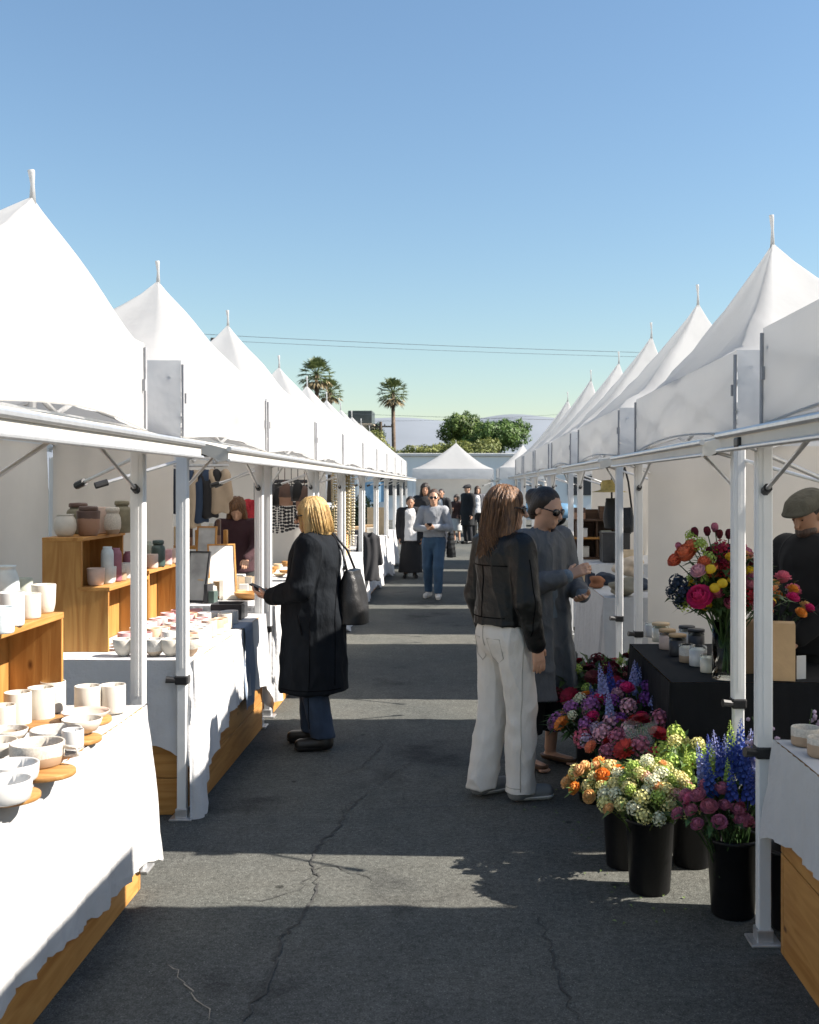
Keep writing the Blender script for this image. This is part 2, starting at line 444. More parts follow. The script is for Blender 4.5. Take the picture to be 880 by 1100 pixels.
        if len(o_) > 1: g = MB(); g.sm = True; g.tube(o_, rd, 5); g.build(nm_, m_, ob, local=True)
    # ---- hair
    hs = c.get('hair')
    if hs:
        kind, hm = hs[0], hs[1]
        Hr = SDF(); ln = {'bob': 1.405, 'long': 1.30, 'short': 1.5, 'bun': 1.5, 'mid': 1.36}[kind]
        Hr.ell(hp((0, -.014 if kind in ('bob', 'long', 'mid') else -.022, 1.567)), (.084, .103, .096) if kind in ('bob', 'long', 'mid') else (.080, .096, .094), .02, rot=fm)
        if kind in ('bob', 'long', 'mid'):
            for sd in (1, -1):
                Hr.cone(hp((.062*sd, .012, 1.575)), hp((.078*sd, .018, max(ln, 1.40))), .030, .030, .03)
                if ln < 1.4: Hr.cone(hp((.078*sd, .01, 1.40)), (.085*sd, -.03, ln+.02), .032, .03, .03)
            Hr.cone(hp((0, -.05, 1.56)), hp((0, -.055, max(ln, 1.40)+.01)), .076, .082, .03, .7)
            if ln < 1.4: Hr.cone(hp((0, -.055, 1.40)), (0, -.095, ln), .088, .078, .03, .5)
            Hr.ell(hp((0, .118, 1.50)), (.058, .085, .082), .012, 's', fm)
            if kind != 'long': Hr.cut((0, 0, -1), -ln)
        else:
            Hr.ell(hp((0, .112, 1.508)), (.082, .095, .094), .025, 's', fm).ell(hp((0, .02, 1.44)), (.1, .09, .055), .01, 's', fm)
            if kind == 'bun':
                for sd in (1, -1): Hr.cone(hp((.060*sd, -.005, 1.585)), hp((.058*sd, -.055, 1.50)), .026, .03, .03)
            if kind == 'bun': Hr.ell(hp((0, -.115, 1.575)), (.05, .042, .048), .03).cone(hp((0, -.10, 1.56)), hp((0, -.085, 1.47)), .035, .03, .03)
        def hd(V, N):
            P = (V-hp0) @ HM
            an = np.arctan2(P[:, 0], P[:, 1]+.0)
            q = np.sin(an*19+3*np.sin(P[:, 2]*14+an*2))+.7*np.sin(an*41+2*np.sin(P[:, 2]*23))
            wv = np.sin(P[:, 2]*38+an*5)
            am = {'long': .0028, 'mid': .003, 'bob': .0018}.get(kind, .0006)
            return V+N*(am*q+(.004*wv if kind == 'long' else 0))[:, None]
        ho = emit(Hr, 'hair', hm, vox=min(v, .006), disp=hd)
        if v < .008 and kind in ('bob', 'long'):
            g = MB(); g.sm = True; rs = random.Random(3)
            for k in range(130):
                a_ = rs.uniform(.55, 2*math.pi-.55); cx, cy = math.sin(a_), math.cos(a_); z1 = ln+rs.uniform(-.028, .02); e_ = rs.uniform(.0, .010)
                P_ = [hp((cx*.035, cy*.04-.015, 1.657+e_*.3)), hp((cx*(.080+e_), cy*(.10+e_)-.014, 1.585)), hp((cx*(.092+e_), cy*(.105+e_)-.02, 1.49)), hp((cx*(.098+e_*1.5), cy*(.10+e_)-.03, 1.41))]
                if ln < 1.4: P_.append(np.array((cx*(.10+e_*2), cy*.10-.05+rs.uniform(-.01, .01), z1)))
                g.tube([Vector(q)*s for q in P_], [.0022, .0022, .0020]+[.0012]*(len(P_)-3), 4)
            g.build('loose_strands', hm, ho, local=True)
    T4 = Matrix([[*HM[0], 0], [*HM[1], 0], [*HM[2], 0], [0, 0, 0, 1]])
    def hl(p): return Vector(hp(p))*s
    if c.get('glasses'):
        g = MB(); g.sm = True
        for sd in (1, -1):
            for z in (0, 1):
                pass
            pts = [hl((.031*sd+.027*math.cos(t)*(1 if abs(math.cos(t)) < .9 else .95), .1-.012*abs(.031*sd+.027*math.cos(t))/.05, 1.536+.022*math.sin(t))) for t in [2*math.pi*i/16 for i in range(16)]]
            n = (Vector(HM @ np.array((0, 1, 0)))).normalized()
            g.sheet(pts, .006*s, n)
            g.tube([hl((.056*sd, .09, 1.543)), hl((.078*sd, .055, 1.545)), hl((.08*sd, -.01, 1.54))], .0035*s, 6)
        g.tube([hl((-.01, .107, 1.542)), hl((0, .110, 1.545)), hl((.01, .107, 1.542))], .003*s, 6)
        g.build('sunglasses', DARK, root, local=True)
    elif v < .008:
        for sd in (1, -1):
            g = MB(); g.sm = True
            g.lathe([(0.0001, -.004), (.005, -.003), (.0055, 0), (.005, .003), (.0001, .004)], 8, hl((.029*sd, .0865, 1.54)))
            g.build('eye', DARK, root, local=True)
    if c.get('cap'):
        S = SDF(); S.ell(hp((0, .0, 1.605)), (.098, .128, .058), .02, rot=np.array(rotm(c['head'][0], c['head'][1]+6)) if 'head' in c else None)
        S.ell(hp((0, .105, 1.583)), (.07, .05, .014), .03, rot=fm).cut(HM @ np.array((0, 0, -1.)), float(-(hp((0, 0, 1.568)) @ (HM @ np.array((0, 0, 1.))))))
        emit(S, 'flat_cap', c['cap'], vox=min(v, .006), disp=folds(.002, 20, 1))
    if c.get('beard'):
        S = SDF(); S.ell(hp((0, .04, 1.462)), (.058, .058, .044), .02, rot=fm); S.ell(hp((0, .12, 1.50)), (.03, .05, .02), .01, 's', fm)
        emit(S, 'beard', c['beard'], vox=.006)
    # ---- shoes
    sm = c.get('shoes')
    if sm:
        for sd in (1, -1):
            h, k, a = leg(sd); fd = np.array((math.sin(-R(fyaw[sd])), math.cos(R(fyaw[sd])), 0)); z0 = lift[sd]
            S = SDF(); b = np.array((a[0], a[1]-.02, z0+.055))
            S.cone(b+np.array((0, 0, .04)), b, .044, .045, .03).cone(b, b+fd*.165+np.array((0, 0, -.012)), .043, .040, .03, 1.)
            S.cut((0, 0, 1), z0+sm.get('top', .115)).cut((0, 0, -1), -(z0+.016))
            sh_ = emit(S, 'shoe', sm['m'])
            S = SDF(); S.cone(b, b+fd*.168+np.array((0, 0, -.01)), .048, .045, .03); S.cut((0, 0, 1), z0+sm.get('sole', .028)).cut((0, 0, -1), -z0-.001)
            so = emit(S, 'sole', sm['sm'], parent=sh_)
    return root
# ------------------------------------------------------------------ world, sun, camera
SUN_EL, SUN_STR, SKY_STR, EXPO = 39.5, 5.0, .060, 1.38
w = bpy.data.worlds.new("World"); scene.world = w; w.use_nodes = True
nt = w.node_tree; sky = nt.nodes.new('ShaderNodeTexSky'); sky.sky_type = 'NISHITA'; sky.sun_disc = False
sky.sun_elevation = R(SUN_EL); sky.sun_rotation = R(92.5); sky.air_density = 2.5; sky.dust_density = 4.0; sky.ozone_density = 5.0; sky.altitude = 4000
nt.links.new(sky.outputs[0], nt.nodes['Background'].inputs[0]); nt.nodes['Background'].inputs[1].default_value = SKY_STR
sl = bpy.data.lights.new('sun', 'SUN'); sl.energy = SUN_STR; sl.angle = R(.5); sl.color = (1., .925, .83)
so = bpy.data.objects.new('sun', sl); COL.objects.link(so); so.location = (20, 0, 20)
ce = math.cos(R(SUN_EL)); so.rotation_euler = Vector((-ce, .043*ce, -math.sin(R(SUN_EL)))).to_track_quat('-Z', 'Y').to_euler()
cam = bpy.data.cameras.new('camera'); co = bpy.data.objects.new('camera', cam); COL.objects.link(co)
co.location = (0, 0, H); co.rotation_euler = (R(90), 0, 0)
cam.sensor_fit = 'HORIZONTAL'; cam.sensor_width = 36; cam.lens = 36*F/880; cam.clip_end = 3000; cam.clip_start = .05
cam.shift_x = -(VX-440)/880; cam.shift_y = -(550-VY)/880
cam.dof.use_dof = True; cam.dof.focus_distance = 6.0; cam.dof.aperture_fstop = 10.0
scene.camera = co
vs = scene.view_settings; vs.view_transform = 'Standard'; vs.look = 'None'; vs.exposure = EXPO; vs.gamma = 1; vs.use_curve_mapping = False
scene.cycles.max_bounces = 8; scene.cycles.transparent_max_bounces = 8; scene.cycles.use_denoising = True

# ------------------------------------------------------------------ materials of the place
FAB = mat('tent_fabric', (.67, .67, .665), .75, .015, 3, .30, 7, transl=.62, spec=.15)
FABS = mat('tent_side_panel', (.70, .70, .70), .7, .05, 4, .25, 6, transl=.4, spec=.2)
WALLF = mat('warm_lit_tent_wall', (.66, .625, .575), .8, .05, 2.5, .10, 3.5, transl=.3, spec=.1)  # white walls; warm interior light is tinted into the base colour
ALU = mat('brushed_aluminium', (.60, .60, .60), .38, .08, 8, .03, 90, metal=.75, stretch=(4, 4, .3))
ALUW = mat('painted_aluminium', (.68, .68, .67), .5, .05, 8, .02, 60, spec=.4)
CREAM = mat('cream_fascia', (.52, .49, .43), .6, .06, 6, .03, 30)
GREYT = mat('grey_zip_trim', (.30, .30, .31), .7, .1, 20)
BLK = mat('black_plastic', (.016, .016, .017), .45, .2, 20)
LINEN = mat('white_linen', (.50, .495, .49), .9, .04, 7, .35, 22, transl=.06, spec=.15)
LINENG = mat('creased_linen', (.58, .58, .585), .9, .06, 7, .25, 45, transl=.06, spec=.15)
BLKC = mat('black_cloth', (.0055, .006, .0075), .85, .2, 9, .15, 200, spec=.25)
BLUEG = mat('slate_blue_cloth', (.20, .25, .33), .9, .08, 9, .1, 250)
OAK = wood('honey_pine', (.50, .255, .075), (.37, .165, .04), 1)
OAKZ = wood('honey_pine_upright', (.48, .245, .07), (.35, .155, .038), 2)
OAKX = wood('honey_pine_cross', (.50, .255, .075), (.37, .165, .04), 0)

# ------------------------------------------------------------------ ground
def asphalt():
    m = bpy.data.materials.new('asphalt'); m.use_nodes = True; nt = m.node_tree; N = nt.nodes; L = nt.links; b = N['Principled BSDF']
    b.inputs['Roughness'].default_value = .95; b.inputs['Specular IOR Level'].default_value = .06
    tc = N.new('ShaderNodeTexCoord')
    def noise(sc, det=4, rough=.5):
        n = N.new('ShaderNodeTexNoise'); n.inputs['Scale'].default_value = sc; n.inputs['Detail'].default_value = det; n.inputs['Roughness'].default_value = rough
        L.new(tc.outputs['Object'], n.inputs['Vector']); return n
    def ramp(src, p0, c0, p1, c1):
        r = N.new('ShaderNodeValToRGB'); e = r.color_ramp.elements; e[0].position = p0; e[1].position = p1; e[0].color = (*c0, 1); e[1].color = (*c1, 1)
        L.new(src, r.inputs['Fac']); return r.outputs['Color']
    def mix(a, bb, f, mode='MULTIPLY'):
        x = N.new('ShaderNodeMix'); x.data_type = 'RGBA'; x.blend_type = mode; x.inputs['Factor'].default_value = f
        L.new(a, x.inputs[6]); L.new(bb, x.inputs[7]); return x.outputs[2]
    base = ramp(noise(.55, 6, .6).outputs['Fac'], .3, (.086, .092, .088), .72, (.134, .131, .118))
    mid = ramp(noise(9, 5, .65).outputs['Fac'], .3, (.80, .80, .80), .7, (1.1, 1.1, 1.1))
    fine = ramp(noise(150, 2, .7).outputs['Fac'], .32, (.50, .50, .50), .66, (1.28, 1.28, 1.28))
    c = mix(mix(base, mid, .9), fine, .9)
    sp = N.new('ShaderNodeTexVoronoi'); sp.inputs['Scale'].default_value = 85; L.new(tc.outputs['Object'], sp.inputs['Vector'])
    s2 = ramp(sp.outputs['Distance'], .10, (.30, .29, .27), .17, (0, 0, 0))
    c = mix(c, s2, .5, 'ADD')
    st = ramp(noise(1.3, 4, .6).outputs['Fac'], .30, (.58, .58, .60), .42, (1, 1, 1))
    c = mix(c, st, 1.)
    gv = N.new('ShaderNodeTexVoronoi'); gv.inputs['Scale'].default_value = 2.1; gv.inputs['Randomness'].default_value = 1.; L.new(tc.outputs['Object'], gv.inputs['Vector'])
    c = mix(c, ramp(gv.outputs['Distance'], .030, (.45, .45, .45), .048, (1, 1, 1)), 1.)
    c = mix(c, ramp(noise(45, 2, .6).outputs['Fac'], .33, (.74, .74, .74), .62, (1.12, 1.12, 1.12)), 1.)
    c = mix(c, ramp(noise(.32, 3, .5).outputs['Fac'], .42, (.86, .87, .88), .52, (1.04, 1.03, 1.0)), 1.)
    L.new(c, b.inputs['Base Color'])
    bp = N.new('ShaderNodeBump'); bp.inputs['Strength'].default_value = .6; bp.inputs['Distance'].default_value = .004
    L.new(noise(150, 3, .7).outputs['Fac'], bp.inputs['Height']); L.new(bp.outputs['Normal'], b.inputs['Normal'])
    return m
ASP = asphalt()
g = MB()
g.add([(-500, -30, 0), (500, -30, 0), (500, 900, 0), (-500, 900, 0)], [(0, 1, 2, 3)])
gr = tag(g.build('asphalt_ground', ASP, loc=(0, 0, 0)), kind='structure')
def ribbon(name, pix, w, m, z=.004, seed=1, jag=.018, parent=None):
    r = random.Random(seed); pts = [on(x, y, 0) for x, y in pix]; fine = []
    for a, b in zip(pts, pts[1:]):
        n = max(2, int((b-a).length/.035))
        for i in range(n): fine.append(a.lerp(b, i/n)+Vector((r.uniform(-jag, jag), r.uniform(-jag, jag), 0)))
    fine.append(pts[-1]); mb = MB(); vs = []; k = len(fine)
    for i, p in enumerate(fine):
        t = fine[min(i+1, k-1)]-fine[max(0, i-1)]; n = Vector((-t.y, t.x, 0)).normalized()
        ww = w*r.uniform(.35, 1.2)*(1 if 0 < i < k-1 else .1)*min(1, (k-i)/(.3*k)+.15)
        vs += [Vector((p.x, p.y, z))+n*ww/2, Vector((p.x, p.y, z))-n*ww/2]
    mb.add(vs, [(2*i, 2*i+1, 2*i+3, 2*i+2) for i in range(k-1)])
    return mb.build(name, m, parent)
CRK = mat('crack_dark', (.045, .045, .042), .95, .3, 40); CHK = mat('chalk_mark', (.26, .23, .185), .9, .3, 60)
for i, (pix, wd) in enumerate([
    ([(262, 1100), (292, 1045), (300, 1010), (325, 985), (336, 962), (341, 940), (332, 925), (340, 912), (362, 890), (371, 872), (392, 855), (405, 845)], .012),
    ([(336, 935), (352, 930), (380, 938), (405, 948)], .006), ([(341, 938), (320, 955), (290, 968), (250, 965), (225, 968)], .004),
    ([(371, 872), (378, 862), (400, 870), (470, 868), (560, 866)], .0045), ([(330, 833), (372, 832), (392, 822), (408, 805), (413, 785), (404, 770)], .008),
    ([(330, 833), (290, 828), (260, 832)], .005), ([(581, 985), (592, 1020), (605, 1060), (622, 1100)], .009), ([(200, 869), (280, 868), (371, 872)], .004),
    ([(470, 1000), (520, 1012), (560, 1004)], .004), ([(405, 845), (430, 828), (445, 815)], .007)]):
    tag(ribbon('ground_crack', pix, wd, CRK, seed=i+3), kind='structure')
tag(ribbon('ground_mark', [(181, 1036), (196, 1050), (203, 1065), (217, 1082), (224, 1100)], .005, CHK, seed=50), kind='structure')

# ------------------------------------------------------------------ tents
def canopy(label, group, sg, a, y0, y1, W, peak, ex=1.15, zb=1.88, zt=2.25, poles=None, walls=(), detail=2, seed=0, lip=.12, finial=.10, exb=None, ry0=None):
    """pop-up tent; sg -1: row at -X, +1: row at +X; a = distance of the open front from the aisle's middle"""
    r = random.Random(seed)
    xf, xb = sg*a, sg*(a+W); root = thing('canopy_tent', label, 'tent', ((xf+xb)/2, (y0+y1)/2, 0), group)
    P = Vector(peak); n = 10 if detail > 1 else 5; ph = r.uniform(0, 9)
    cs = [(xf, y0), (xf, y1), (xb, y1), (xb, y0)]
    per = []
    for i in range(4):
        p, q = cs[i], cs[(i+1) % 4]
        for k in range(n): per.append((p[0]+(q[0]-p[0])*k/n, p[1]+(q[1]-p[1])*k/n, k/n))
    m = MB(); m.sm = True; N = len(per)
    def pr(u, v):
        i = int(round(u*N)) % N; x, y, s = per[i]; e = v
        xx = x+(P.x-x)*min(e, .992); yy = y+(P.y-y)*min(e, .992)
        sag = math.sin(math.pi*s)*math.sin(math.pi*min(1, e*1.02))*.05
        z = zt+(P.z-zt)*e**(ex+((exb or ex)-ex)*abs((x-xf)/W))-sag
        am = .022*(1-e)*(1 if detail > 1 else .4)
        wv = am*math.sin(9*xx+5*yy+ph)+am*.7*math.sin(17*yy-4*xx+ph*2)
        return (xx, yy, z+wv*(v > 0))
    m.grid(pr, N, 14 if detail > 1 else 8, True)
    m.build('roof', FAB, root)
    for si in range(4):
        p, q = cs[si], cs[(si+1) % 4]; ox, oy = [(sg, 0), (0, 1), (-sg, 0), (0, -1)][si]
        ox = -ox if si in (0, 2) else ox
        m = MB(); m.sm = True; nn = 22 if detail > 1 else 6
        def pv(u, v):
            x = p[0]+(q[0]-p[0])*u; y = p[1]+(q[1]-p[1])*u; e = math.sin(math.pi*u)
            b = (.016*math.sin(u*17+ph+v*7)+.018*math.sin(u*9+ph*2-v*6)+.010*math.sin(u*31+v*11+ph))*min(1, v*4)*(.35+.65*v)*e*(1 if detail > 1 else .4)+.02*v*e*math.sin(v*3)
            z = zt+(zb-zt)*v+(.045*e*v if si in (0, 2) else .02*e*v)
            return (x+ox*(b+.004*v), y+oy*(b+.004*v), z)
        m.grid(pv, nn, 7 if detail > 1 else 3)
        m.build('valance', FAB if si in (0, 2) else FABS, root)
    if detail > 1:
        m = MB(); m.sm = True; m.tube([(xf-sg*(.010+.02*math.sin(math.pi*q/12)), y0+(y1-y0)*q/12, zb+.005+.045*math.sin(math.pi*q/12)) for q in range(13)], .005, 5); m.build('hem_seam', FAB, root)
    # corner trims, finial
    for (x, y) in cs[:2]:
        m = MB(); yy = y+(.01 if y == y0 else -.01)
        m.tube([(x-sg*.007, yy, zt-.02), (x-sg*.009, yy, zb+.01)], .008, 6)
        if detail > 1: m.box((x-sg*.012, yy+(.03 if y == y0 else -.03), zb+.2), (.012, .014, .05))
        m.build('corner_trim', GREYT, root)
    m = MB(); m.sm = True; fl = finial*2.0
    m.tube([P+Vector((0, 0, -.03)), P+Vector((.0, 0, fl*.5)), P+Vector((-.004, 0, fl*.9)), P+Vector((-.006, 0, fl))], [.014, .008, .013, .014], 8)
    m.build('finial', FAB, root)
    # legs
    po = poles or [(xf+sg*.03, y0+.05), (xf+sg*.03, y1-.05)]
    po = list(po)+([(xb-sg*.03, y0+.05), (xb-sg*.03, y1-.05)] if detail > 0 else [])
    for j, (x, y) in enumerate(po):
        m = MB(); zs = .66+.03*((j*7+seed) % 3-1)
        m.box((x, y, (zs+zb-.04)/2), (.056, .056, zb-.04-zs), None, .006)
        m.box((x, y, zs/2), (.046, .046, zs), None, .005)
        if detail > 1:
            for s_ in (-1, 1):
                m.box((x-sg*.029*0, y+s_*.0285, 1.3), (.016, .003, 1.1)); m.box((x+s_*.0285, y, 1.3), (.003, .016, 1.1))
        pl = m.build('pole', ALUW, root)
        if detail > 0:
            m = MB(); m.box((x, y, zs), (.066, .066, .045), None, .008); m.tube([(x-.03, y-.02, zs), (x-.075, y-.03, zs+.005)], [.014, .018], 8); m.build('strap', BLK, pl)
            m = MB(); m.box((x, y, .006), (.11, .11, .012), None, .004); m.box((x, y, .03), (.06, .06, .05), None, .004); m.build('foot_plate', ALU, pl)
    # eave beam and lip
    m = MB(); xr = xf+sg*.02
    m.span((min(xr, xr+sg*.045), y0+.02, zb-.035), (max(xr, xr+sg*.045), y1-.02, zb+.02))
    m.build('eave_beam', ALU, root)
    if ry0 is not None: y0 = ry0
    if lip:
        m = MB(); xl = xf-sg*lip
        ld = .03 if sg > 0 else .05
        sec = [(xf+sg*.0, zb+.005), (xl+sg*.03, zb+.003-ld), (xl, zb-.005-ld), (xl, zb-.06-ld), (xl+sg*.03, zb-.065-ld), (xf+sg*.0, zb-.035)]
        m.sheet([(x, y0-.03, z) for x, z in sec], y1-y0+.06, (0, 1, 0)); m.build('fascia', CREAM, root)
        m = MB(); m.tube([(xl-sg*.005, y0-.04, zb-.004-ld), (xl-sg*.005, y1+.04, zb-.004-ld)], .013, 8); m.tube([(xl-sg*.004, y0-.04, zb-.06-ld), (xl-sg*.004, y1+.04, zb-.06-ld)], .008, 8)
        m.build('awning_bar', ALU, root)
    if detail > 0:
        for (x, y) in po[:2]:
            dy = .42 if y < (y0+y1)/2 else -.42
            for p, q in (((x-sg*.10, y+dy*.15, zb-.07), (x+sg*.34, y-dy*.55, 1.655)), ((x-sg*.02, y+dy*1.5, zb-.06), (x, y+dy*.05, 1.63))):
                m = MB(); m.tube([p, q], .0085, 8); s_ = m.build('strut', ALU, root)
                c = MB(); p, q = Vector(p), Vector(q); d = (q-p).normalized(); c.tube([q-d*.045, q+d*.015], .017, 8); c.build('strut_cap', BLK, s_); c = MB(); c.box(p, (.035, .06, .035), None, .006); c.build('clamp', BLK, s_)
        m = MB(); cz = zb+.10
        for p, q in ((cs[0], cs[1]), (cs[2], cs[3]), (cs[3], cs[0]), (cs[1], cs[2])):
            mx, my = (p[0]+q[0])/2, (p[1]+q[1])/2; ix = sg*.06 if p[0] == q[0] == xf else (-sg*.06 if p[0] == q[0] else 0)
            iy = .06 if p[1] == q[1] == y0 else (-.06 if p[1] == q[1] else 0)
            p1 = Vector((p[0]+ix, p[1]+iy, 0)); q1 = Vector((q[0]+ix, q[1]+iy, 0)); mm = (p1+q1)/2
            for A, B in ((p1, mm), (mm, q1)):
                m.tube([A+Vector((0, 0, zb+.02)), B+Vector((0, 0, zb+.30))], .010, 6); m.tube([A+Vector((0, 0, zb+.30)), B+Vector((0, 0, zb+.02))], .010, 6)
        m.build('truss', ALU, root)
        m = MB(); m.tube([(P.x, P.y, zb+.05), (P.x, P.y, P.z-.06)], .016, 8)
        for (x, y) in cs: m.tube([(x, y, zb+.1), (x+(P.x-x)*.5, y+(P.y-y)*.5, zb+.35), (P.x, P.y, P.z-.25)], .009, 6)
        m.build('roof_mast', ALU, root)
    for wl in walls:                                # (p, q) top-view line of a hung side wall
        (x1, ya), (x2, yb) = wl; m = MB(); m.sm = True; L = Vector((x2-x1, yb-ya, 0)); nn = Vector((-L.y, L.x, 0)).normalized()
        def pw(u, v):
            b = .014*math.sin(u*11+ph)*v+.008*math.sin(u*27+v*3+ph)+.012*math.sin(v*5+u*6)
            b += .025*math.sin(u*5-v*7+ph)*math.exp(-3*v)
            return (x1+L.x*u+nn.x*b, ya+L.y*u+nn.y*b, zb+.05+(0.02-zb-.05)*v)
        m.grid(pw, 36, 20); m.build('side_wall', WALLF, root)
    return root

GL, GR = 'white canopy tents on the pottery side of the aisle', 'white canopy tents on the flower side of the aisle'
LT = [(2.95, 4.65, 35, 213, 4.2, 1.375), (5.28, 7.55, 170, 303, 6.6, 1.38), (7.62, 10.1, 245, 350, 9.0, 1.38), (10.17, 12.45, 300, 395, 11.4, 1.38), (12.52, 15.0, 330, 415, 13.9, 1.38),
      (15.08, 17.5, 351, 430, 16.5, 1.38), (17.58, 19.9, 366, 440, 18.8, 1.38), (19.98, 22.4, 378, 448, 21.2, 1.38), (22.48, 24.9, 388, 456, 23.8, 1.38), (25., 27.2, 397, 463, 26., 1.38)]
LLAB = ['tall white tent roof over the bowls on the nearest pottery counter', 'white tent over the pine step shelf of jars', 'white tent over the picture frames and hanging garments',
        'white tent over the necklace rack, behind the blonde woman', 'fifth white tent of the pottery row, over the bead curtain', 'sixth white tent of the pottery row counting from the bowls',
        'seventh white tent of the pottery row counting from the bowls', 'eighth white tent of the pottery row, beside the leafy shrub', 'ninth white tent of the pottery row, last but one', 'last small white tent at the far end of the pottery row']
for i, (y0, y1, px, py, d, a) in enumerate(LT):
    walls = []
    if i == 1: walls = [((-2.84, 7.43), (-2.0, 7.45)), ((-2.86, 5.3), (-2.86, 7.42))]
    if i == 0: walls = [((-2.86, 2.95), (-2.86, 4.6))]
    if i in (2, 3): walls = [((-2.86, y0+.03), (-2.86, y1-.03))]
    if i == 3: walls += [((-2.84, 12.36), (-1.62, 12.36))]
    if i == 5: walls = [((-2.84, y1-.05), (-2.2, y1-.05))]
    pol = [(-1.38, y0+.03), (-1.38, y1-.22)]
    if i == 0: pol = [(-1.38, 3.0), (-1.385, 4.60)]
    canopy(LLAB[i], GL, -1, a, y0, y1, 1.5, at(px, py, d), 1.04, 1.885, 2.27, pol, walls, 2 if i < 4 else 1, i+1, .24, .065 if i else .055, 1.9, 2.1 if i == 0 else None)
RT = [(.9, 4.07, None, None, 2.6, 1.15), (4.72, 7.44, 830, 263, 6.1, 1.22), (8.20, 11.04, 750, 327, 9.2, 1.22), (11.82, 14.26, 700, 362, 12.6, 1.22), (14.76, 17.46, 665, 390, 15.7, 1.22),
      (17.92, 20.58, 635, 408, 18.5, 1.22), (21.12, 23.7, 610, 430, 21.6, 1.22), (34.5, 37.4, 562, 478, 36., 1.25)]
RLAB = ['nearest white tent beside the flowers, its rolled side panel cut off by the frame', 'white tent over the black flower table', 'white tent over the counter of folded clothes',
        'white tent over the dark wooden display shelves', 'fifth white tent of the flower row, past the display shelves', 'sixth white tent of the flower row', 'seventh white tent of the flower row, before the sunlit gap', 'lone white tent beyond the sunlit gap, beside the far end tent']
for i, (y0, y1, px, py, d, a) in enumerate(RT):
    pk = at(px, py, d) if px else Vector((1.95, 2.6, 2.95))
    walls = [((a+1.7, y0+.03), (a+1.7, y1-.03))]  # unseen back walls, added to block sun coming under the back eave
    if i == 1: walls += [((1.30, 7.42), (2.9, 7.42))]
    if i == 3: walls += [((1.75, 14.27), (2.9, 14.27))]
    pol = [(a+.0, y0+.04), (a+.005, y1-.06)]
    if i == 0: pol = [(1.1, .95), (1.094, 3.87)]
    if i == 1: pol = [(1.228, 4.74), (1.225, 7.38)]
    canopy(RLAB[i], GR, 1, a, y0, y1, 1.72, pk, 1.32, 1.875, 2.25, pol, walls, 2 if i < 4 else 1, i+31, .16, .085, 2.0)
canopy('white tent closing the far end of the aisle', None, -1, -1.16, 38., 41., 2.88, at(490, 476, 39.5), 1.35, 1.88, 2.26,
       [(1.12, 38.05), (1.12, 40.95)], [((-1.7, 40.9), (1.15, 40.9))], 1, 77, 0, .05)

# ------------------------------------------------------------------ counters and cloths
def counter(label, x0, x1, y0, y1, h, m=None, group=None, planks=3):
    root = thing('wooden_counter', label, 'counter', ((x0+x1)/2, (y0+y1)/2, 0), group)
    t = .03
    ph = (h-.03)/planks
    def panel(lo, hi, ma, name):
        mb = MB()
        for k in range(planks):
            mb.span((lo[0], lo[1], k*ph+.002), (hi[0], hi[1], (k+1)*ph-.002), .003)
        mb.build(name, ma, root)
    panel((x0, y0+t+.002, 0), (x0+t, y1-t-.002, 0), OAK, 'side_panel'); panel((x1-t, y0+t+.002, 0), (x1, y1-t-.002, 0), OAK, 'side_panel')
    panel((x0, y0, 0), (x1, y0+t, 0), OAKX, 'end_panel'); panel((x0, y1-t, 0), (x1, y1, 0), OAKX, 'end_panel')
    mb = MB(); mb.span((x0-.01, y0-.01, h-.028), (x1+.01, y1+.01, h), .004); mb.build('top_board', OAK, root)
    return root

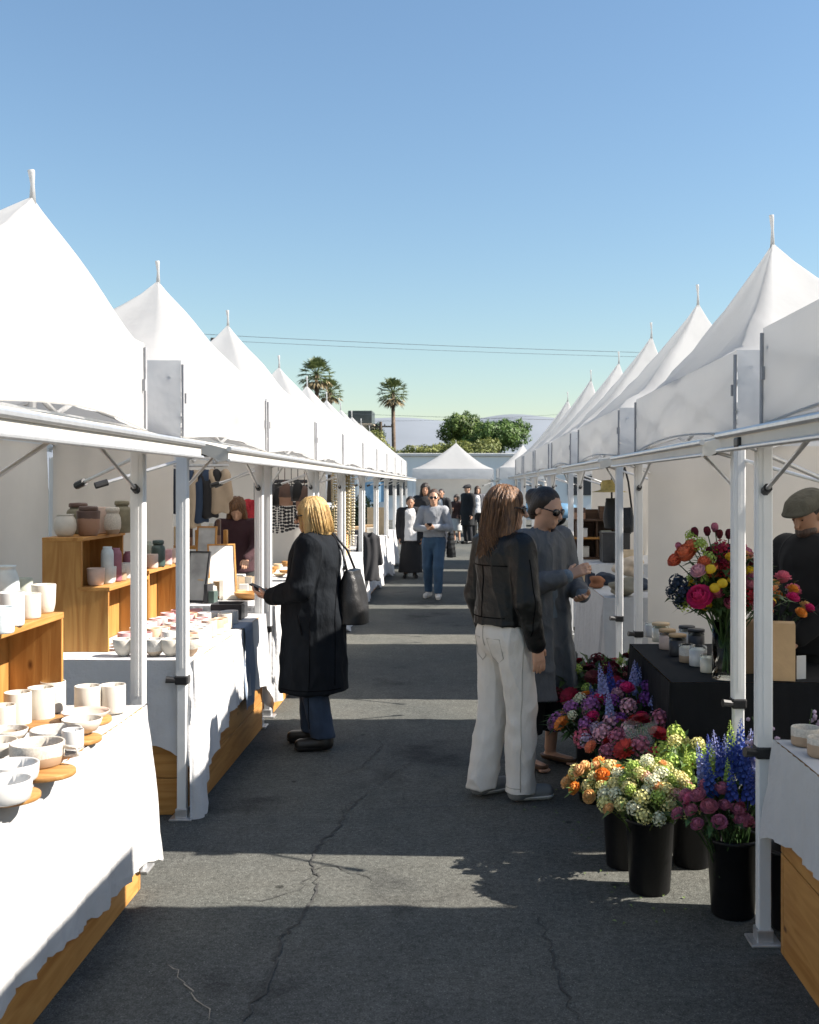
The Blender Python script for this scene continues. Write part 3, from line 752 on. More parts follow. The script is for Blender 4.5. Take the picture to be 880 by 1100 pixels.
def tablecloth(label, x0, x1, y0, y1, h, drop, m, seed=0, fold=.018, flare=.05, corner=.22, group=None, name='tablecloth'):
    """cloth over a box; drop(side, u) -> length hanging; sides 0:-X 1:+Y 2:+X 3:-Y, u along the side"""
    r = random.Random(seed); ph = r.uniform(0, 9); e = .014
    X0, X1, Y0, Y1 = x0-e, x1+e, y0-e, y1+e; zt = h+.006
    per = []
    sides = [((X0, Y0), (X0, Y1), (-1, 0)), ((X0, Y1), (X1, Y1), (0, 1)), ((X1, Y1), (X1, Y0), (1, 0)), ((X1, Y0), (X0, Y0), (0, -1))]
    for si, (p, q, n) in enumerate(sides):
        L = math.dist(p, q); k = max(8, int(L/.025)); nn = sides[(si+1) % 4][2]
        for i in range(k):
            u = i/k; per.append((p[0]+(q[0]-p[0])*u, p[1]+(q[1]-p[1])*u, n[0], n[1], si, u, L))
        for i in range(7):                           # corner fan
            a = i/6; per.append((q[0], q[1], n[0]*(1-a)+nn[0]*a, n[1]*(1-a)+nn[1]*a, si, 1+a*.0001, L))
    N = len(per); vs = []; nv = 16
    s = 0; S = [0]
    for i in range(1, N): s += math.dist(per[i][:2], per[i-1][:2])+.012; S.append(s)
    for j in range(nv+1):
        t = j/nv
        for i, (x, y, nx, ny, si, u, L) in enumerate(per):
            c = u >= 1
            dr = drop(si, min(u, 1)) if not c else max(drop(si, 1), drop((si+1) % 4, 0))
            dc = math.exp(-min(u, 1-min(u, 1))*L/.10); dr *= 1+corner*dc*(1.0 if not c else 1.0)
            f = fold*math.sin(S[i]*15+ph+.8*math.sin(S[i]*4+ph))*t**1.3+fold*.6*math.sin(S[i]*37+2*ph+2*t)*t+.004*math.sin(S[i]*70+9*t)
            f += flare*t*(dc*1.0+.25)+.006
            hem = dr*(1+.010*math.sin(S[i]*21+ph)+.006*math.sin(S[i]*53))
            ln = math.hypot(nx, ny)
            vs.append((x+nx*max(f, .002)/max(ln, .7), y+ny*max(f, .002)/max(ln, .7), zt-t*hem-(.004*(t > 0))))
    fs = [(j*N+i, j*N+(i+1) % N, (j+1)*N+(i+1) % N, (j+1)*N+i) for j in range(nv) for i in range(N)]
    mb = MB(); mb.sm = True; mb.add(vs, [f[::-1] for f in fs])
    gx, gy = max(4, int((X1-X0)/.06)), max(4, int((Y1-Y0)/.06))
    mb.grid(lambda a, b: (X0+(X1-X0)*a, Y0+(Y1-Y0)*b, zt+.0015*math.sin(a*31+ph)*math.sin(b*27)), gx, gy)
    return tag(mb.build(name, m), label, 'tablecloth', group)
# ------------------------------------------------------------------ counters
ORD = 'nearest second third fourth fifth sixth seventh eighth ninth tenth eleventh twelfth thirteenth'.split()
counter('pine counter under the white cloth with bowls on round boards', -2.3, -1.31, 1.9, 4.38, .744, planks=4)
tablecloth('smooth white cloth over the counter of bowls and boards', -2.3, -1.31, 1.9, 4.38, .744,
           lambda s, u: {0: .5, 1: .55, 2: .585+.03*math.sin(u*9), 3: .5}[s], LINEN, 3, .009, .055, .07)
counter('pine counter under the cloth with rows of pink and white cups', -2.35, -1.35, 5.36, 7.28, .774, planks=4)
tablecloth('creased white cloth with a pointed hanging corner under the cups', -2.35, -1.35, 5.36, 7.28, .774,
           lambda s, u: {0: .4, 1: .5, 2: .40+.26*max(0, u-.55)/.45+.04*(1-u), 3: .40}[s], LINENG, 5, .012, .05, .30)
# slate runner over the far end of that cloth
m = MB(); m.sm = True
m.grid(lambda a, b: (-1.9+.56*min(1, b*1.9)+(.022+.02*max(0, b-.53)+.006*math.sin(a*9+b*14))*(b > .52), 6.52+.30*a, .7845-max(0, b-.53)/.47*.50-.002*(b > .5)), 10, 24)
tag(m.build('table_runner', BLUEG), 'slate blue runner hanging over the white cloth of cups', 'table runner')
counter('counter under the cloth with picture frames and craft goods', -2.1, -1.36, 7.78, 9.7, .774)
tablecloth('white cloth under the picture frames and craft goods', -2.1, -1.36, 7.78, 9.7, .774, lambda s, u: {0: .5, 1: .62, 2: .62, 3: .6}[s], LINENG, 8, .016, .04, .1)
for i, (ya, yb, what, xr) in enumerate([(10.3, 12.1, 'behind the blonde woman in black', -2.2), (12.6, 14.6, 'beside the bead curtain', -2.2), (15.2, 17.2, 'with tan boxes and a hanging coat', -2.1), (17.7, 19.6, 'beside the woman in the white top', -2.1), (20.1, 22.1, 'far along the pottery row', -2.1)]):
    if i < 4: counter('counter under a white cloth '+what, xr, -1.37, ya, yb, .744, planks=2)
    tablecloth('white tablecloth on the counter '+what, xr, -1.37, ya, yb, .744, lambda s, u: .66, LINENG, 20+i, .02, .07, .12)
counter('pine counter cut off by the frame beside the flower buckets', 1.13, 2.05, 1.5, 3.78, .744, planks=2)
tablecloth('white cloth with a lifted corner over the pine counter of bowls', 1.13, 2.05, 1.5, 3.78, .744, lambda s, u: {0: .30, 1: .30, 2: .3, 3: .3}[s], LINEN, 11, .008, .05, .16)
t = thing('trestle_table', 'trestle table hidden under the black cloth with the bouquet', 'table', (1.42, 5.55, 0))
m = MB(); m.span((.99, 4.97, .70), (1.86, 6.14, .735)); m.build('tabletop', OAK, t)
for x in (1.06, 1.78):
    for y in (5.05, 6.05): m = MB(); m.box((x, y, .35), (.04, .04, .7)); m.build('leg', ALU, t)
tablecloth('black cloth reaching the ground under the bouquet and jars', .99, 1.86, 4.97, 6.14, .735, lambda s, u: .715, BLKC, 13, .022, .03, 0.)
counter('counter under the white cloth with folded clothes', 1.17, 1.95, 8.62, 10.45, .744)
tablecloth('white cloth reaching the ground under the folded clothes', 1.17, 1.95, 8.62, 10.45, .744, lambda s, u: .70, LINEN, 14, .022, .05, .02)
counter('counter under the cloth below the dark wooden shelves', 1.36, 2.6, 12.3, 13.9, .744, planks=2)
tablecloth('beige white pleated cloth below the dark wooden shelves', 1.36, 2.6, 12.3, 13.9, .744, lambda s, u: .70, LINENG, 15, .02, .03, .02)
for i, (ya, yb) in enumerate([(15., 17.2), (18.1, 20.3)]):
    wh = ['behind the dark shelves', 'farthest along the flower row'][i]
    counter('counter under a white cloth '+wh, 1.25, 2.1, ya, yb, .744, planks=2)
    tablecloth('white tablecloth on the counter '+wh, 1.25, 2.1, ya, yb, .744, lambda s, u: .68, LINENG, 30+i, .02, .05, .05)

# ------------------------------------------------------------------ vessels
def prof(kind, r, h):
    w = .0045
    if kind == 'tumbler': return [(1e-4, 0), (r*.93, 0), (r*.98, .004), (r, .012), (r, h-.003), (r-.0015, h), (r-w, h-.002), (r-w, .012), (1e-4, .010)]
    if kind == 'cup': return [(1e-4, 0), (r*.72, 0), (r*.82, .006), (r*.94, h*.3), (r, h-.003), (r-.0015, h), (r-w, h-.003), (r*.86, h*.3), (r*.6, .012), (1e-4, .010)]
    if kind == 'bowl': return [(1e-4, 0), (r*.42, 0), (r*.46, .005), (r*.72, h*.22), (r*.92, h*.62), (r, h-.002), (r-.002, h), (r-w, h-.003), (r*.86, h*.6), (r*.6, h*.22), (1e-4, h*.12)]
    if kind == 'dish': return [(1e-4, 0), (r*.86, 0), (r*.93, .005), (r*.98, h*.4), (r, h-.003), (r-.002, h), (r-.007, h-.002), (r*.9, h*.35), (r*.84, .010), (1e-4, .009)]
    if kind == 'plate': return [(1e-4, 0), (r*.5, 0), (r*.56, .006), (r*.8, h*.45), (r, h-.002), (r-.002, h+.001), (r*.92, h*.75), (r*.55, .012), (1e-4, .010)]
    if kind == 'jar': return [(1e-4, 0), (r*.62, 0), (r*.8, .012), (r*.98, h*.3), (r, h*.5), (r*.93, h*.75), (r*.74, h*.9), (r*.70, h*.93), (r*.78, h*.97), (r*.78, h), (r*.68, h), (r*.64, h*.9), (r*.8, h*.6), (1e-4, h*.5)]
    if kind == 'tall': return [(1e-4, 0), (r*.9, 0), (r, .01), (r, h*.8), (r*.9, h*.9), (r*.7, h*.94), (r*.72, h), (r*.62, h), (r*.6, h*.9), (1e-4, h*.85)]
    if kind == 'disc': return [(1e-4, 0), (r*.97, 0), (r, .003), (r, h-.003), (r*.98, h), (1e-4, h)]
def vessel(name, label, cat, kind, p, r, h, m, group=None, handle=False, lid=None, n=28, wob=0.006):
    b = MB(); b.sm = True; b.lathe(prof(kind, r, h), n, p, wob); p = Vector(p)
    o = tag(b.build(name, m, loc=p), label, cat, group)
    if handle:
        b = MB(); b.sm = True
        b.tube([p+Vector((r*.9, 0, h*.8)), p+Vector((r*1.5, 0, h*.72)), p+Vector((r*1.55, 0, h*.42)), p+Vector((r*.9, 0, h*.25))], .006, 8); b.build('handle', m, o)
    if lid:
        b = MB(); b.sm = True; rr = r*.8
        b.lathe([(1e-4, h), (rr, h), (rr*1.04, h+.004), (rr*1.02, h+.018), (rr*.9, h+.024), (1e-4, h+.026)], n, p); b.build('lid', lid, o)
    return o
CER = mat('cream_stoneware', (.56, .525, .46), .5, .06, 22, .04, 120, spec=.4)
WHT = mat('white_glaze', (.56, .55, .53), .28, .03, 16, .02, 60, spec=.5)
GRYC = mat('speckled_grey_glaze', (.46, .45, .425), .4, .22, 130, .03, 90, dip=((.40, .33, .25), .022))
SPK = mat('speckled_oatmeal', (.52, .475, .41), .5, .20, 160, .03, 90, dip=((.34, .24, .16), .03))
BLSH = mat('blush_clay', (.55, .42, .35), .6, .08, 30, .04, 90)
PINK = mat('pink_glaze', (.55, .30, .30), .45, .12, 30, .03, 80, isl=.15, dip=((.58, .50, .42), .025))
ROSE = mat('rose_glaze', (.62, .36, .40), .45, .12, 30, .03, 80)
PCH = mat('peach_glaze', (.56, .37, .25), .45, .12, 30, .03, 80, isl=.15, dip=((.60, .54, .46), .03))
SAGE = mat('sage_glaze', (.38, .40, .33), .5, .12, 30, .03, 80)
OLIV = mat('olive_clay', (.20, .18, .12), .6, .15, 30, .03, 80)
BRWN = mat('brown_clay', (.10, .055, .04), .4, .3, 12, .03, 80, dip=((.30, .17, .11), .085))
MAUV = mat('mauve_glaze', (.27, .11, .15), .4, .12, 30, .03, 80)
BLGR = mat('blue_grey_glaze', (.50, .56, .58), .4, .1, 30, .03, 80)
DKGN = mat('deep_green_glaze', (.06, .09, .08), .35, .15, 30)
CHAR = mat('charcoal_glaze', (.035, .036, .04), .45, .15, 30)
BRD = wood('round_board_wood', (.44, .23, .075), (.30, .14, .04), 0)
TAN = mat('kraft_card', (.46, .31, .17), .8, .06, 20, .05, 80)
TAN2 = mat('pale_tan_card', (.58, .44, .28), .8, .08, 20, .05, 80)
T1 = .752
# tumblers at the back of the near counter
for px, py, w_, hh, lab in [(19, 780, 28, .128, 'white tumbler at the near end of the tumblers behind the bowls'), (44, 774, 28, .128, 'white tumbler between two others, beside the pale blush plate'),
        (30, 762, 27, .115, 'white tumbler half hidden behind the pair nearest the crate'), (57, 764, 26, .12, 'white tumbler against the crate, behind the front pair'),
        (94, 768, 27, .115, 'cream tumbler behind the blush plate, below the grey cloth'), (121, 765, 27, .11, 'last cream tumbler at the corner of the near counter'), (3, 790, 26, .11, 'white tumbler cut off at the frame beside the crate')]:
    p = on(px, py, T1+.004); vessel('tumbler', lab, 'tumbler', 'tumbler', p, w_*p.y/F/2, hh, CER, 'tumblers on the near pottery counter')
for px, py, r, lab in [(92, 779, .095, 'round board under the blush plate'), (82, 800, .085, 'round board under the small white cup'), (48, 836, .092, 'round board under the speckled grey dish'), (10, 862, .085, 'round board nearest the frame edge, under a white bowl'), (50, 782, .115, 'round board under the tumblers beside the crate')]:
    p = on(px, py-3, T1)
    o = vessel('round_board', lab, 'board', 'disc', (p.x, p.y, T1), r, .016, BRD, 'round wooden boards under the bowls', n=40)
for nm, px, py, k, r, h, m_, lab, cat in [('plate', 92, 774, 'plate', .088, .036, BLSH, 'pale blush footed plate on a round board', 'plate'), ('serving_bowl', 88, 788, 'bowl', .07, .055, CER, 'cream bowl just in front of the blush plate', 'bowl'),
        ('divided_dish', 60, 798, 'dish', .085, .05, GRYC, 'low speckled dish behind the big grey one', 'dish'), ('handled_dish', 40, 821, 'dish', .083, .072, SPK, 'big speckled grey dish with a handle on a board', 'dish'),
        ('small_cup', 78, 803, 'tumbler', .036, .062, WHT, 'small white cup beside the speckled dishes', 'cup'), ('serving_bowl', 7, 800, 'bowl', .07, .055, GRYC, 'grey bowl behind the white ones by the frame edge', 'bowl'),
        ('serving_bowl', 14, 838, 'dish', .074, .052, WHT, 'white bowl between the speckled dish and the nearest bowl', 'bowl'), ('serving_bowl', 3, 860, 'dish', .078, .06, WHT, 'nearest white bowl, cut off at the frame edge', 'bowl'),
        ('serving_bowl', -6, 815, 'bowl', .07, .06, CER, 'cream bowl mostly outside the frame edge', 'bowl')]:
    p = on(px, py, T1+.017); vessel(nm, lab, cat, k, p, r, h, m_, 'bowls and dishes on the near counter' if cat in ('bowl', 'dish') else None, handle=(nm == 'handled_dish'), n=36)

# ------------------------------------------------------------------ crate and step shelf
cr = thing('wooden_crate', 'open pine crate with plank back carrying grey and white cups', 'crate', (-1.78, 3.95, T1))
m = MB(); m.span((-2.02, 3.4, 1.125), (-1.575, 4.25, 1.15), .003); m.build('top_board', OAK, cr)
for y in (3.4, 4.232): m = MB(); m.span((-2.02, y, T1+.004), (-1.577, y+.018, 1.1245), .003); m.build('end_board', OAKZ, cr)
for k in range(8): m = MB(); m.span((-1.80, 3.422+k*.102, T1+.005), (-1.785, 3.422+k*.102+.090, 1.122), .002); m.build('back_plank', OAKZ, cr)
m = MB(); m.span((-2.0, 3.42, T1+.004), (-1.81, 4.23, T1+.02)); m.build('bottom_board', OAK, cr)
CT = 1.151
for px, py, r, h, k, m_, lab, hd in [(31, 664, .043, .094, 'tumbler', CER, 'white cup half in sunlight at the end of the crate', 0), (47, 658, .046, .112, 'cup', CER, 'taller white cup behind the sunlit cup on the crate', 0),
        (12, 672, .045, .12, 'tumbler', WHT, 'white beaker beside the sunlit cup on the crate', 0), (2, 680, .04, .09, 'tumbler', BLGR, 'pale blue grey cup nearest the frame on the crate', 0),
        (24, 654, .040, .125, 'tumbler', SAGE, 'sage grey jar at the back of the crate', 0), (6, 660, .052, .19, 'jar', BLGR, 'tall blue grey jug at the back of the crate', 0), (34, 650, .035, .08, 'tumbler', GRYC, 'small grey cup hidden behind the sage jar', 0)]:
    p = on(px, py, CT); vessel('pottery_cup', lab, 'cup', k, p, r, h, m_, 'cups on the pine crate', handle=bool(hd))
def step_shelf(label, xb, xm, xf, y0, y1, z0, zu, zl):
    s = thing('step_shelf', label, 'shelf', ((xb+xf)/2, (y0+y1)/2, z0)); t_ = .02
    for y in (y0, y1-t_):
        m = MB(); m.sheet([(xb, y, z0), (xf, y, z0), (xf, y, zl), (xm, y, zl), (xm, y, zu), (xb, y, zu)], t_, (0, 1, 0)); m.build('side_board', OAKZ, s)
    m = MB(); m.span((xb, y0-.004, zu+.0005), (xm+.01, y1+.004, zu+.02), .002); m.build('shelf_board', OAK, s)
    m = MB(); m.span((xm-.02, y0-.004, zl+.0005), (xf+.01, y1+.004, zl+.02), .002); m.build('shelf_board', OAK, s)
    n = 3
    for k in range(n):
        w_ = (y1-y0-2*t_)/n
        m = MB(); m.span((xb+.002, y0+t_+k*w_+.004, z0+.004), (xb+.016, y0+t_+(k+1)*w_-.008, zu-.001)); m.build('back_plank', OAKZ, s)
    for k in range(n):
        w_ = (y1-y0-2*t_)/n
        m = MB(); m.span((xm-.03, y0+t_+k*w_+.004, z0+.004), (xm-.016, y0+t_+(k+1)*w_-.010, zl-.001)); m.build('front_plank', OAKZ, s)
    return s
TT = .782
step_shelf('two-step pine shelf with round jars above and cups on its lower step', -2.19, -1.985, -1.845, 5.6, 6.30, TT, 1.36, 1.10)
sh2 = thing('crate_shelf', 'lower pine crate shelf beyond the two-step shelf', 'shelf', (-2.0, 6.65, TT))
for y in (6.33, 7.0): m = MB(); m.span((-2.17, y, TT+.003), (-1.845, y+.018, 1.129), .002); m.build('side_board', OAKZ, sh2)
m = MB(); m.span((-2.175, 6.325, 1.13), (-1.84, 7.025, 1.15), .002); m.build('shelf_board', OAK, sh2)
for k in range(4): m = MB(); m.span((-2.0, 6.352+k*.162, TT+.004), (-1.985, 6.352+k*.162+.15, 1.128)); m.build('back_plank', OAKZ, sh2)
Z1, Z2, Z3 = 1.381, 1.121, 1.151
for px, d, z, r, h, k, m_, lab, lid in [(70, 5.72, Z1, .058, .118, 'jar', CER, 'round cream jar at the near end of the top shelf', None), (84, 6.02, Z1, .062, .15, 'tall', OLIV, 'dark lidded jar behind the cream and brown jars', BRWN),
        (95, 5.80, Z1, .062, .135, 'cup', BRWN, 'brown two-tone pot on the top shelf', BRWN), (108, 6.06, Z1, .055, .15, 'tumbler', BLSH, 'reddish clay pot between the brown pot and cream jar', None), (121, 5.98, Z1, .046, .125, 'jar', SPK, 'narrow cream jar on the top shelf', SPK),
        (131, 6.16, Z1, .05, .16, 'tall', OLIV, 'tall olive jar with a dark lid on the top shelf', OLIV),
        (103, 5.70, Z2, .047, .092, 'cup', BLSH, 'blush cup at the near end of the lower step', None), (117, 5.84, Z2, .04, .09, 'cup', WHT, 'white cup next to the blush cup on the lower step', None), (128, 5.98, Z2, .04, .094, 'tumbler', SPK, 'speckled cup in the middle of the lower step', None), (135, 6.12, Z2, .038, .09, 'tumbler', WHT, 'last white cup on the lower step', None),
        (163, 6.5, Z3, .038, .085, 'tumbler', BLSH, 'blush cup on the crate shelf behind the tent pole', None), (170, 6.62, Z3, .042, .14, 'tall', DKGN, 'deep green jar on the crate shelf', DKGN), (158, 6.75, Z3, .04, .15, 'tall', SAGE, 'sage jar at the back of the crate shelf', None), (178, 6.78, Z3, .04, .095, 'tumbler', PINK, 'pink cup on the crate shelf beyond the green jar', None), (186, 6.92, Z3, .04, .095, 'tumbler', BLSH, 'last blush cup at the end of the crate shelf', None)]:
    x = (px-VX)*d/F; vessel('stoneware_jar' if k in ('jar', 'tall') else 'pottery_cup', lab, 'jar' if k in ('jar', 'tall') else 'cup', k, (x, d, z), r, h, m_, 'jars and cups on the pine shelves', lid=lid)
for x, d, h, m_, lab in [(-2.02, 5.95, .205, BLGR, 'tall blue grey vase standing behind the lower step'), (-2.035, 6.14, .19, MAUV, 'mauve vase standing behind the lower step')]:
    pass
# tall pieces on the lower step, behind the cups
for px, d, h, r, m_, lab in [(100.5, 5.80, .20, .042, BLGR, 'tall blue grey bottle behind the blush cup'), (116, 5.93, .185, .045, MAUV, 'mauve bottle behind the white cup'), (139, 6.2, .15, .045, MAUV, 'dark mauve bottle at the end of the lower step')]:
    vessel('stoneware_bottle', lab, 'bottle', 'tall', (-1.915 if px < 130 else -1.92, d, Z2), r*.8, h, m_, 'tall bottles on the lower step')
# bowls at the near edge and rows of cups
for i, (px, m_, w_) in enumerate([(133, CER, 'cream'), (150, SPK, 'oatmeal'), (166, GRYC, 'speckled grey'), (184, CER, 'cream'), (203, SPK, 'oatmeal')]):
    d = 5.47; vessel('deep_bowl', ['deep cream bowl nearest the step shelf', 'deep oatmeal bowl second from the step shelf', 'deep speckled grey bowl in the middle of the near edge', 'deep cream bowl behind the tent pole', 'deep oatmeal bowl at the corner of the creased cloth'][i], 'bowl', 'bowl', ((px-VX)*d/F, d, TT), .056, .088, m_, 'deep bowls along the near edge of the cup table')
rows = ['in the cup row against the shelf', 'in the second cup row from the shelf', 'in the third cup row from the shelf', 'in the cup row along the aisle edge']
rc = random.Random(5)
for ri, (x, pal) in enumerate([(-1.775, [(PINK, 'pink'), (ROSE, 'rose pink'), (WHT, 'white')]), (-1.665, [(PINK, 'pink'), (PCH, 'peach'), (SPK, 'oatmeal')]), (-1.555, [(WHT, 'white'), (CER, 'cream'), (PINK, 'pink')]), (-1.445, [(CER, 'cream'), (PCH, 'peach'), (BLSH, 'blush'), (WHT, 'white')])]):
    for k in range(10):
        y = 5.66+k*.118+ri*.01; m_, cn = pal[(k*7+ri*3+(k//3)) % len(pal)]
        vessel('pottery_cup', f"{cn} cup, {'first' if k == 0 else ORD[k]} from the near end {rows[ri]}", 'cup', rc.choice(['cup', 'tumbler']), (x+rc.uniform(-.012, .012), y+rc.uniform(-.012, .012), TT), .043+rc.uniform(-.004, .004), .082+rc.uniform(-.006, .018), m_, 'rows of cups on the creased cloth', n=18)
m = MB(); m.span((-1.62, 6.93, TT), (-1.42, 7.14, TT+.014), .002); m.span((-1.62, 6.93, TT+.014), (-1.61, 7.14, TT+.1)); m.span((-1.43, 6.93, TT+.014), (-1.42, 7.14, TT+.1)); m.span((-1.61, 6.93, TT+.014), (-1.43, 6.94, TT+.1)); m.span((-1.61, 7.13, TT+.014), (-1.43, 7.14, TT+.1))
tag(m.build('storage_tray', CHAR), 'charcoal open tray at the far end of the cup rows', 'tray')

# ------------------------------------------------------------------ craft stall beyond the cups
def board(name, label, cat, c, w_, h_, tilt, m_, fr=None, yaw=0):
    t = thing(name, label, cat, c); Mx = Matrix.Rotation(R(yaw), 3, 'Z') @ Matrix.Rotation(R(-tilt), 3, 'X')
    b = MB(); b.box(Mx @ Vector((0, 0, h_/2)), (w_, .010, h_), Mx); b.build('panel', m_, t, local=True)
    if fr:
        b = MB()
        for s_ in (-1, 1):
            b.box(Mx @ Vector((s_*(w_/2+.006), 0, h_/2)), (.012, .022, h_+.024), Mx)
            b.box(Mx @ Vector((0, 0, h_/2+s_*(h_/2+.006))), (w_, .022, .012), Mx)
        b.build('frame', fr, t, local=True)
    return t
LEA0 = mat('soft_black_leather', (.008, .008, .009), .5, .3, 16)
GPR = mat('grey_print', (.42, .42, .42), .5, .3, 7); GPR2 = mat('pale_print', (.62, .60, .57), .5, .25, 9)
board('picture_frame', 'grey print in a thin dark frame leaning beside the tent pole', 'picture frame', (-1.985, 7.98, TT+.014), .15, .36, 14, GPR, CHAR, -14)
board('picture_frame', 'taller pale print tilted back on the craft table', 'picture frame', (-1.83, 8.25, TT+.014), .19, .42, 24, GPR2, OAK, 18)
board('picture_frame', 'small framed sheet behind the dark framed print', 'picture frame', (-2.06, 8.6, TT+.014), .14, .52, 8, GPR, OAKZ, -6)
sd = 3; rr = random.Random(8)
labs = ['stack of craft cards standing near the tent pole', 'white card box between the frames', 'tan card box beneath the pale print', 'upright cream booklet on the craft table', 'dark teal booklet at the near edge', 'black booklet beside the teal one', 'cream notebook lying at the aisle edge', 'tan notebook beyond the cream one', 'small white gift box by the basket', 'low kraft box at the far end of the craft table', 'pale card stack near the far end', 'white carton beside the basket of bread-coloured bowls']
for i, lb in enumerate(labs):
    px = [219, 226, 233, 238, 229, 224, 246, 254, 262, 270, 258, 276][i]; d = [8.05, 8.1, 8.3, 8.2, 7.92, 7.95, 8.2, 8.5, 8.7, 9.1, 9.3, 8.9][i]
    w_, dp, hh = [(.05, .1, .17), (.08, .08, .11), (.09, .07, .13), (.03, .11, .15), (.05, .05, .09), (.03, .09, .14), (.12, .1, .03), (.1, .12, .04), (.07, .07, .07), (.14, .1, .05), (.08, .08, .1), (.08, .1, .07)][i]
    col = [TAN2, WHT, TAN, CER, DKGN, CHAR, CER, TAN, WHT, TAN2, GPR2, WHT][i]
    b = MB(); b.box((0, 0, hh/2), (w_, dp, hh), Matrix.Rotation(rr.uniform(-.5, .5), 3, 'Z'), .002); o = b.build('craft_box' if i not in (0, 3, 4, 5, 6, 7) else 'booklet', col, loc=(0, 0, 0)); o.location = ((px-VX)*d/F, d, TT+.001); tag(o, lb, 'box' if i not in (0, 3, 4, 5, 6, 7) else 'booklet', 'small craft goods on the table')
p = ((267-VX)*8.2/F, 8.2, TT); vessel('shallow_basket', 'orange brown shallow basket at the aisle edge of the craft table', 'basket', 'bowl', p, .11, .055, BRD)
p = ((246-VX)*8.9/F, 8.9, TT); vessel('ceramic_lamp', 'white ceramic bottle among the craft goods', 'bottle', 'tall', p, .05, .26, WHT)
rk = thing('display_rack', 'low wooden rack of carved pieces behind the picture frames', 'rack', (-2.3, 9.4, 0))
m = MB(); m.span((-2.62, 9.3, 1.10), (-2.0, 9.5, 1.125)); m.build('shelf_board', OAK, rk)
for x in (-2.6, -2.04): m = MB(); m.span((x, 9.32, 0), (x+.03, 9.48, 1.098)); m.build('upright', OAKZ, rk)
for k in range(9):
    m = MB(); x = -2.56+k*.062; hh = .14+.09*((k*5) % 4)/3
    m.box((x, 9.4, 1.126+hh/2), (.035, .05, hh), None, .008); tag(m.build('carved_block', [OAKZ, TAN2, CER, BRWN][k % 4]), f'{["pine", "tan", "cream", "brown"][k % 4]} carved block, {ORD[k]} along the wooden rack', 'ornament', 'carved blocks on the rack')
gm = [MC((.02, .025, .04), .9), MC((.45, .36, .26), .9), MC((.03, .05, .09), .9), MC((.02, .02, .022), .9), MC((.36, .28, .2), .9)]
gl = ['long navy garment hanging', 'beige garment hanging', 'deep blue garment hanging', 'black garment hanging', 'tan garment hanging']
m = MB(); m.tube([(-2.82, 9.0, 1.82), (-1.95, 9.0, 1.82)], .012, 8); tag(m.build('hanging_rail', ALU), 'metal rail carrying garments in the craft tent', 'rail')
def garment(label, c, w_, h_, m_, seed, group, name='garment', cat='garment', dp=.06):
    S = SDF(); S.cone((-.28*w_, 0, -.06), (.28*w_, 0, -.06), .045, .045, .04, .8).cone((0, 0, -.1), (0, 0, -h_), w_*.36, w_*.46, .05, dp/w_*2).cut((0, 0, -1), h_)
    for s_ in (-1, 1): S.cone((s_*w_*.34, 0, -.07), (s_*w_*.5, .01, -h_*.62), .045, .035, .03, .7)
    S.cone((0, -.03, 0), (0, -.02, -.1), .05, .02, .02, 1, 's')
    V, Q = S.mesh(.014); N = normals(V, Q); V = V+N*(.008*np.sin(V[:, 0]*60+seed+2*np.sin(V[:, 2]*6)))[:, None]
    return tag(npmesh(name, V, Q, m_, None, c), label, cat, group)
for k in range(5):
    d = 9.0; px = [196, 205, 213, 223, 234][k]; z = 1.80
    garment(gl[k]+[' nearest the wall of the pottery tent', ' second on the craft tent rail', ' in the middle of the craft tent rail', ' fourth on the craft tent rail', ' last on the craft tent rail'][k], ((px-VX)*d/F, d, z), .2, .38+.12*((k*3) % 4)/3, gm[k], k, 'garments hanging in the craft tent')
o = garment('red patterned knit hanging behind the seller', ((269-VX)*11.3/F, 11.3, 1.52), .24, .34, mat('red_knit', (.42, .03, .04), .9, .0, 60, .2, 90, col2=(.30, .02, .03)), 9, None)
for k in range(14):                                # packed row of cards and dishes
    x = (236+k*2.6-VX)*8.75/F; b = MB(); b.box((0, 0, .06), (.05, .006, .12), Matrix.Rotation(.12*math.sin(k*3), 3, 'Z') @ Matrix.Rotation(-.2, 3, 'X'), .001)
    o = b.build('greeting_card', [CER, TAN2][k % 2], loc=(0, 0, 0)); o.location = (x, 8.75+.05*(k % 3), TT+.004); tag(o, ['cream', 'tan'][k % 2]+' greeting card in the packed row behind the craft boxes', 'card', ['cream cards', 'tan cards'][k % 2]+' in the packed row')
for k in range(18):
    r_ = .045+.02*abs(math.sin(k*2.3)); vessel('wooden_dish', ['dark', 'honey', 'pale'][k % 3]+' small turned dish among many on the counter behind the blonde woman', 'dish', 'plate', (-1.46-.16*(k % 4)+.03*math.sin(k*5), 10.42+.1*k, .752), r_, .03+.03*(k % 2), [BRD, OAKX, TAN2][k % 3], ['dark', 'honey', 'pale'][k % 3]+' turned dishes behind the blonde woman', n=16)
for k in range(6):
    x = (292+k*7.-VX)*10.9/F; S_ = .10+.03*(k % 3)
    b = MB(); b.sm = True; b.lathe([(1e-4, -S_*1.6), (S_*.5, -S_*1.55), (S_*.55, -S_), (S_*.35, -S_*.3), (S_*.12, 0), (1e-4, .005)], 14, (x, 10.9, 1.70-.05*(k % 2)), sy=.5); b.tube([(x, 10.9, 1.69-.05*(k % 2)), (x, 10.9, 1.92)], .004, 5)
    tag(b.build('hanging_pouch', [CHAR, LEA0, BRWN][k % 3]), ['charcoal', 'black', 'brown'][k % 3]+' pouch hanging from the tent frame before the necklace rack', 'pouch', ['charcoal', 'black', 'brown'][k % 3]+' pouches hanging in the necklace tent')
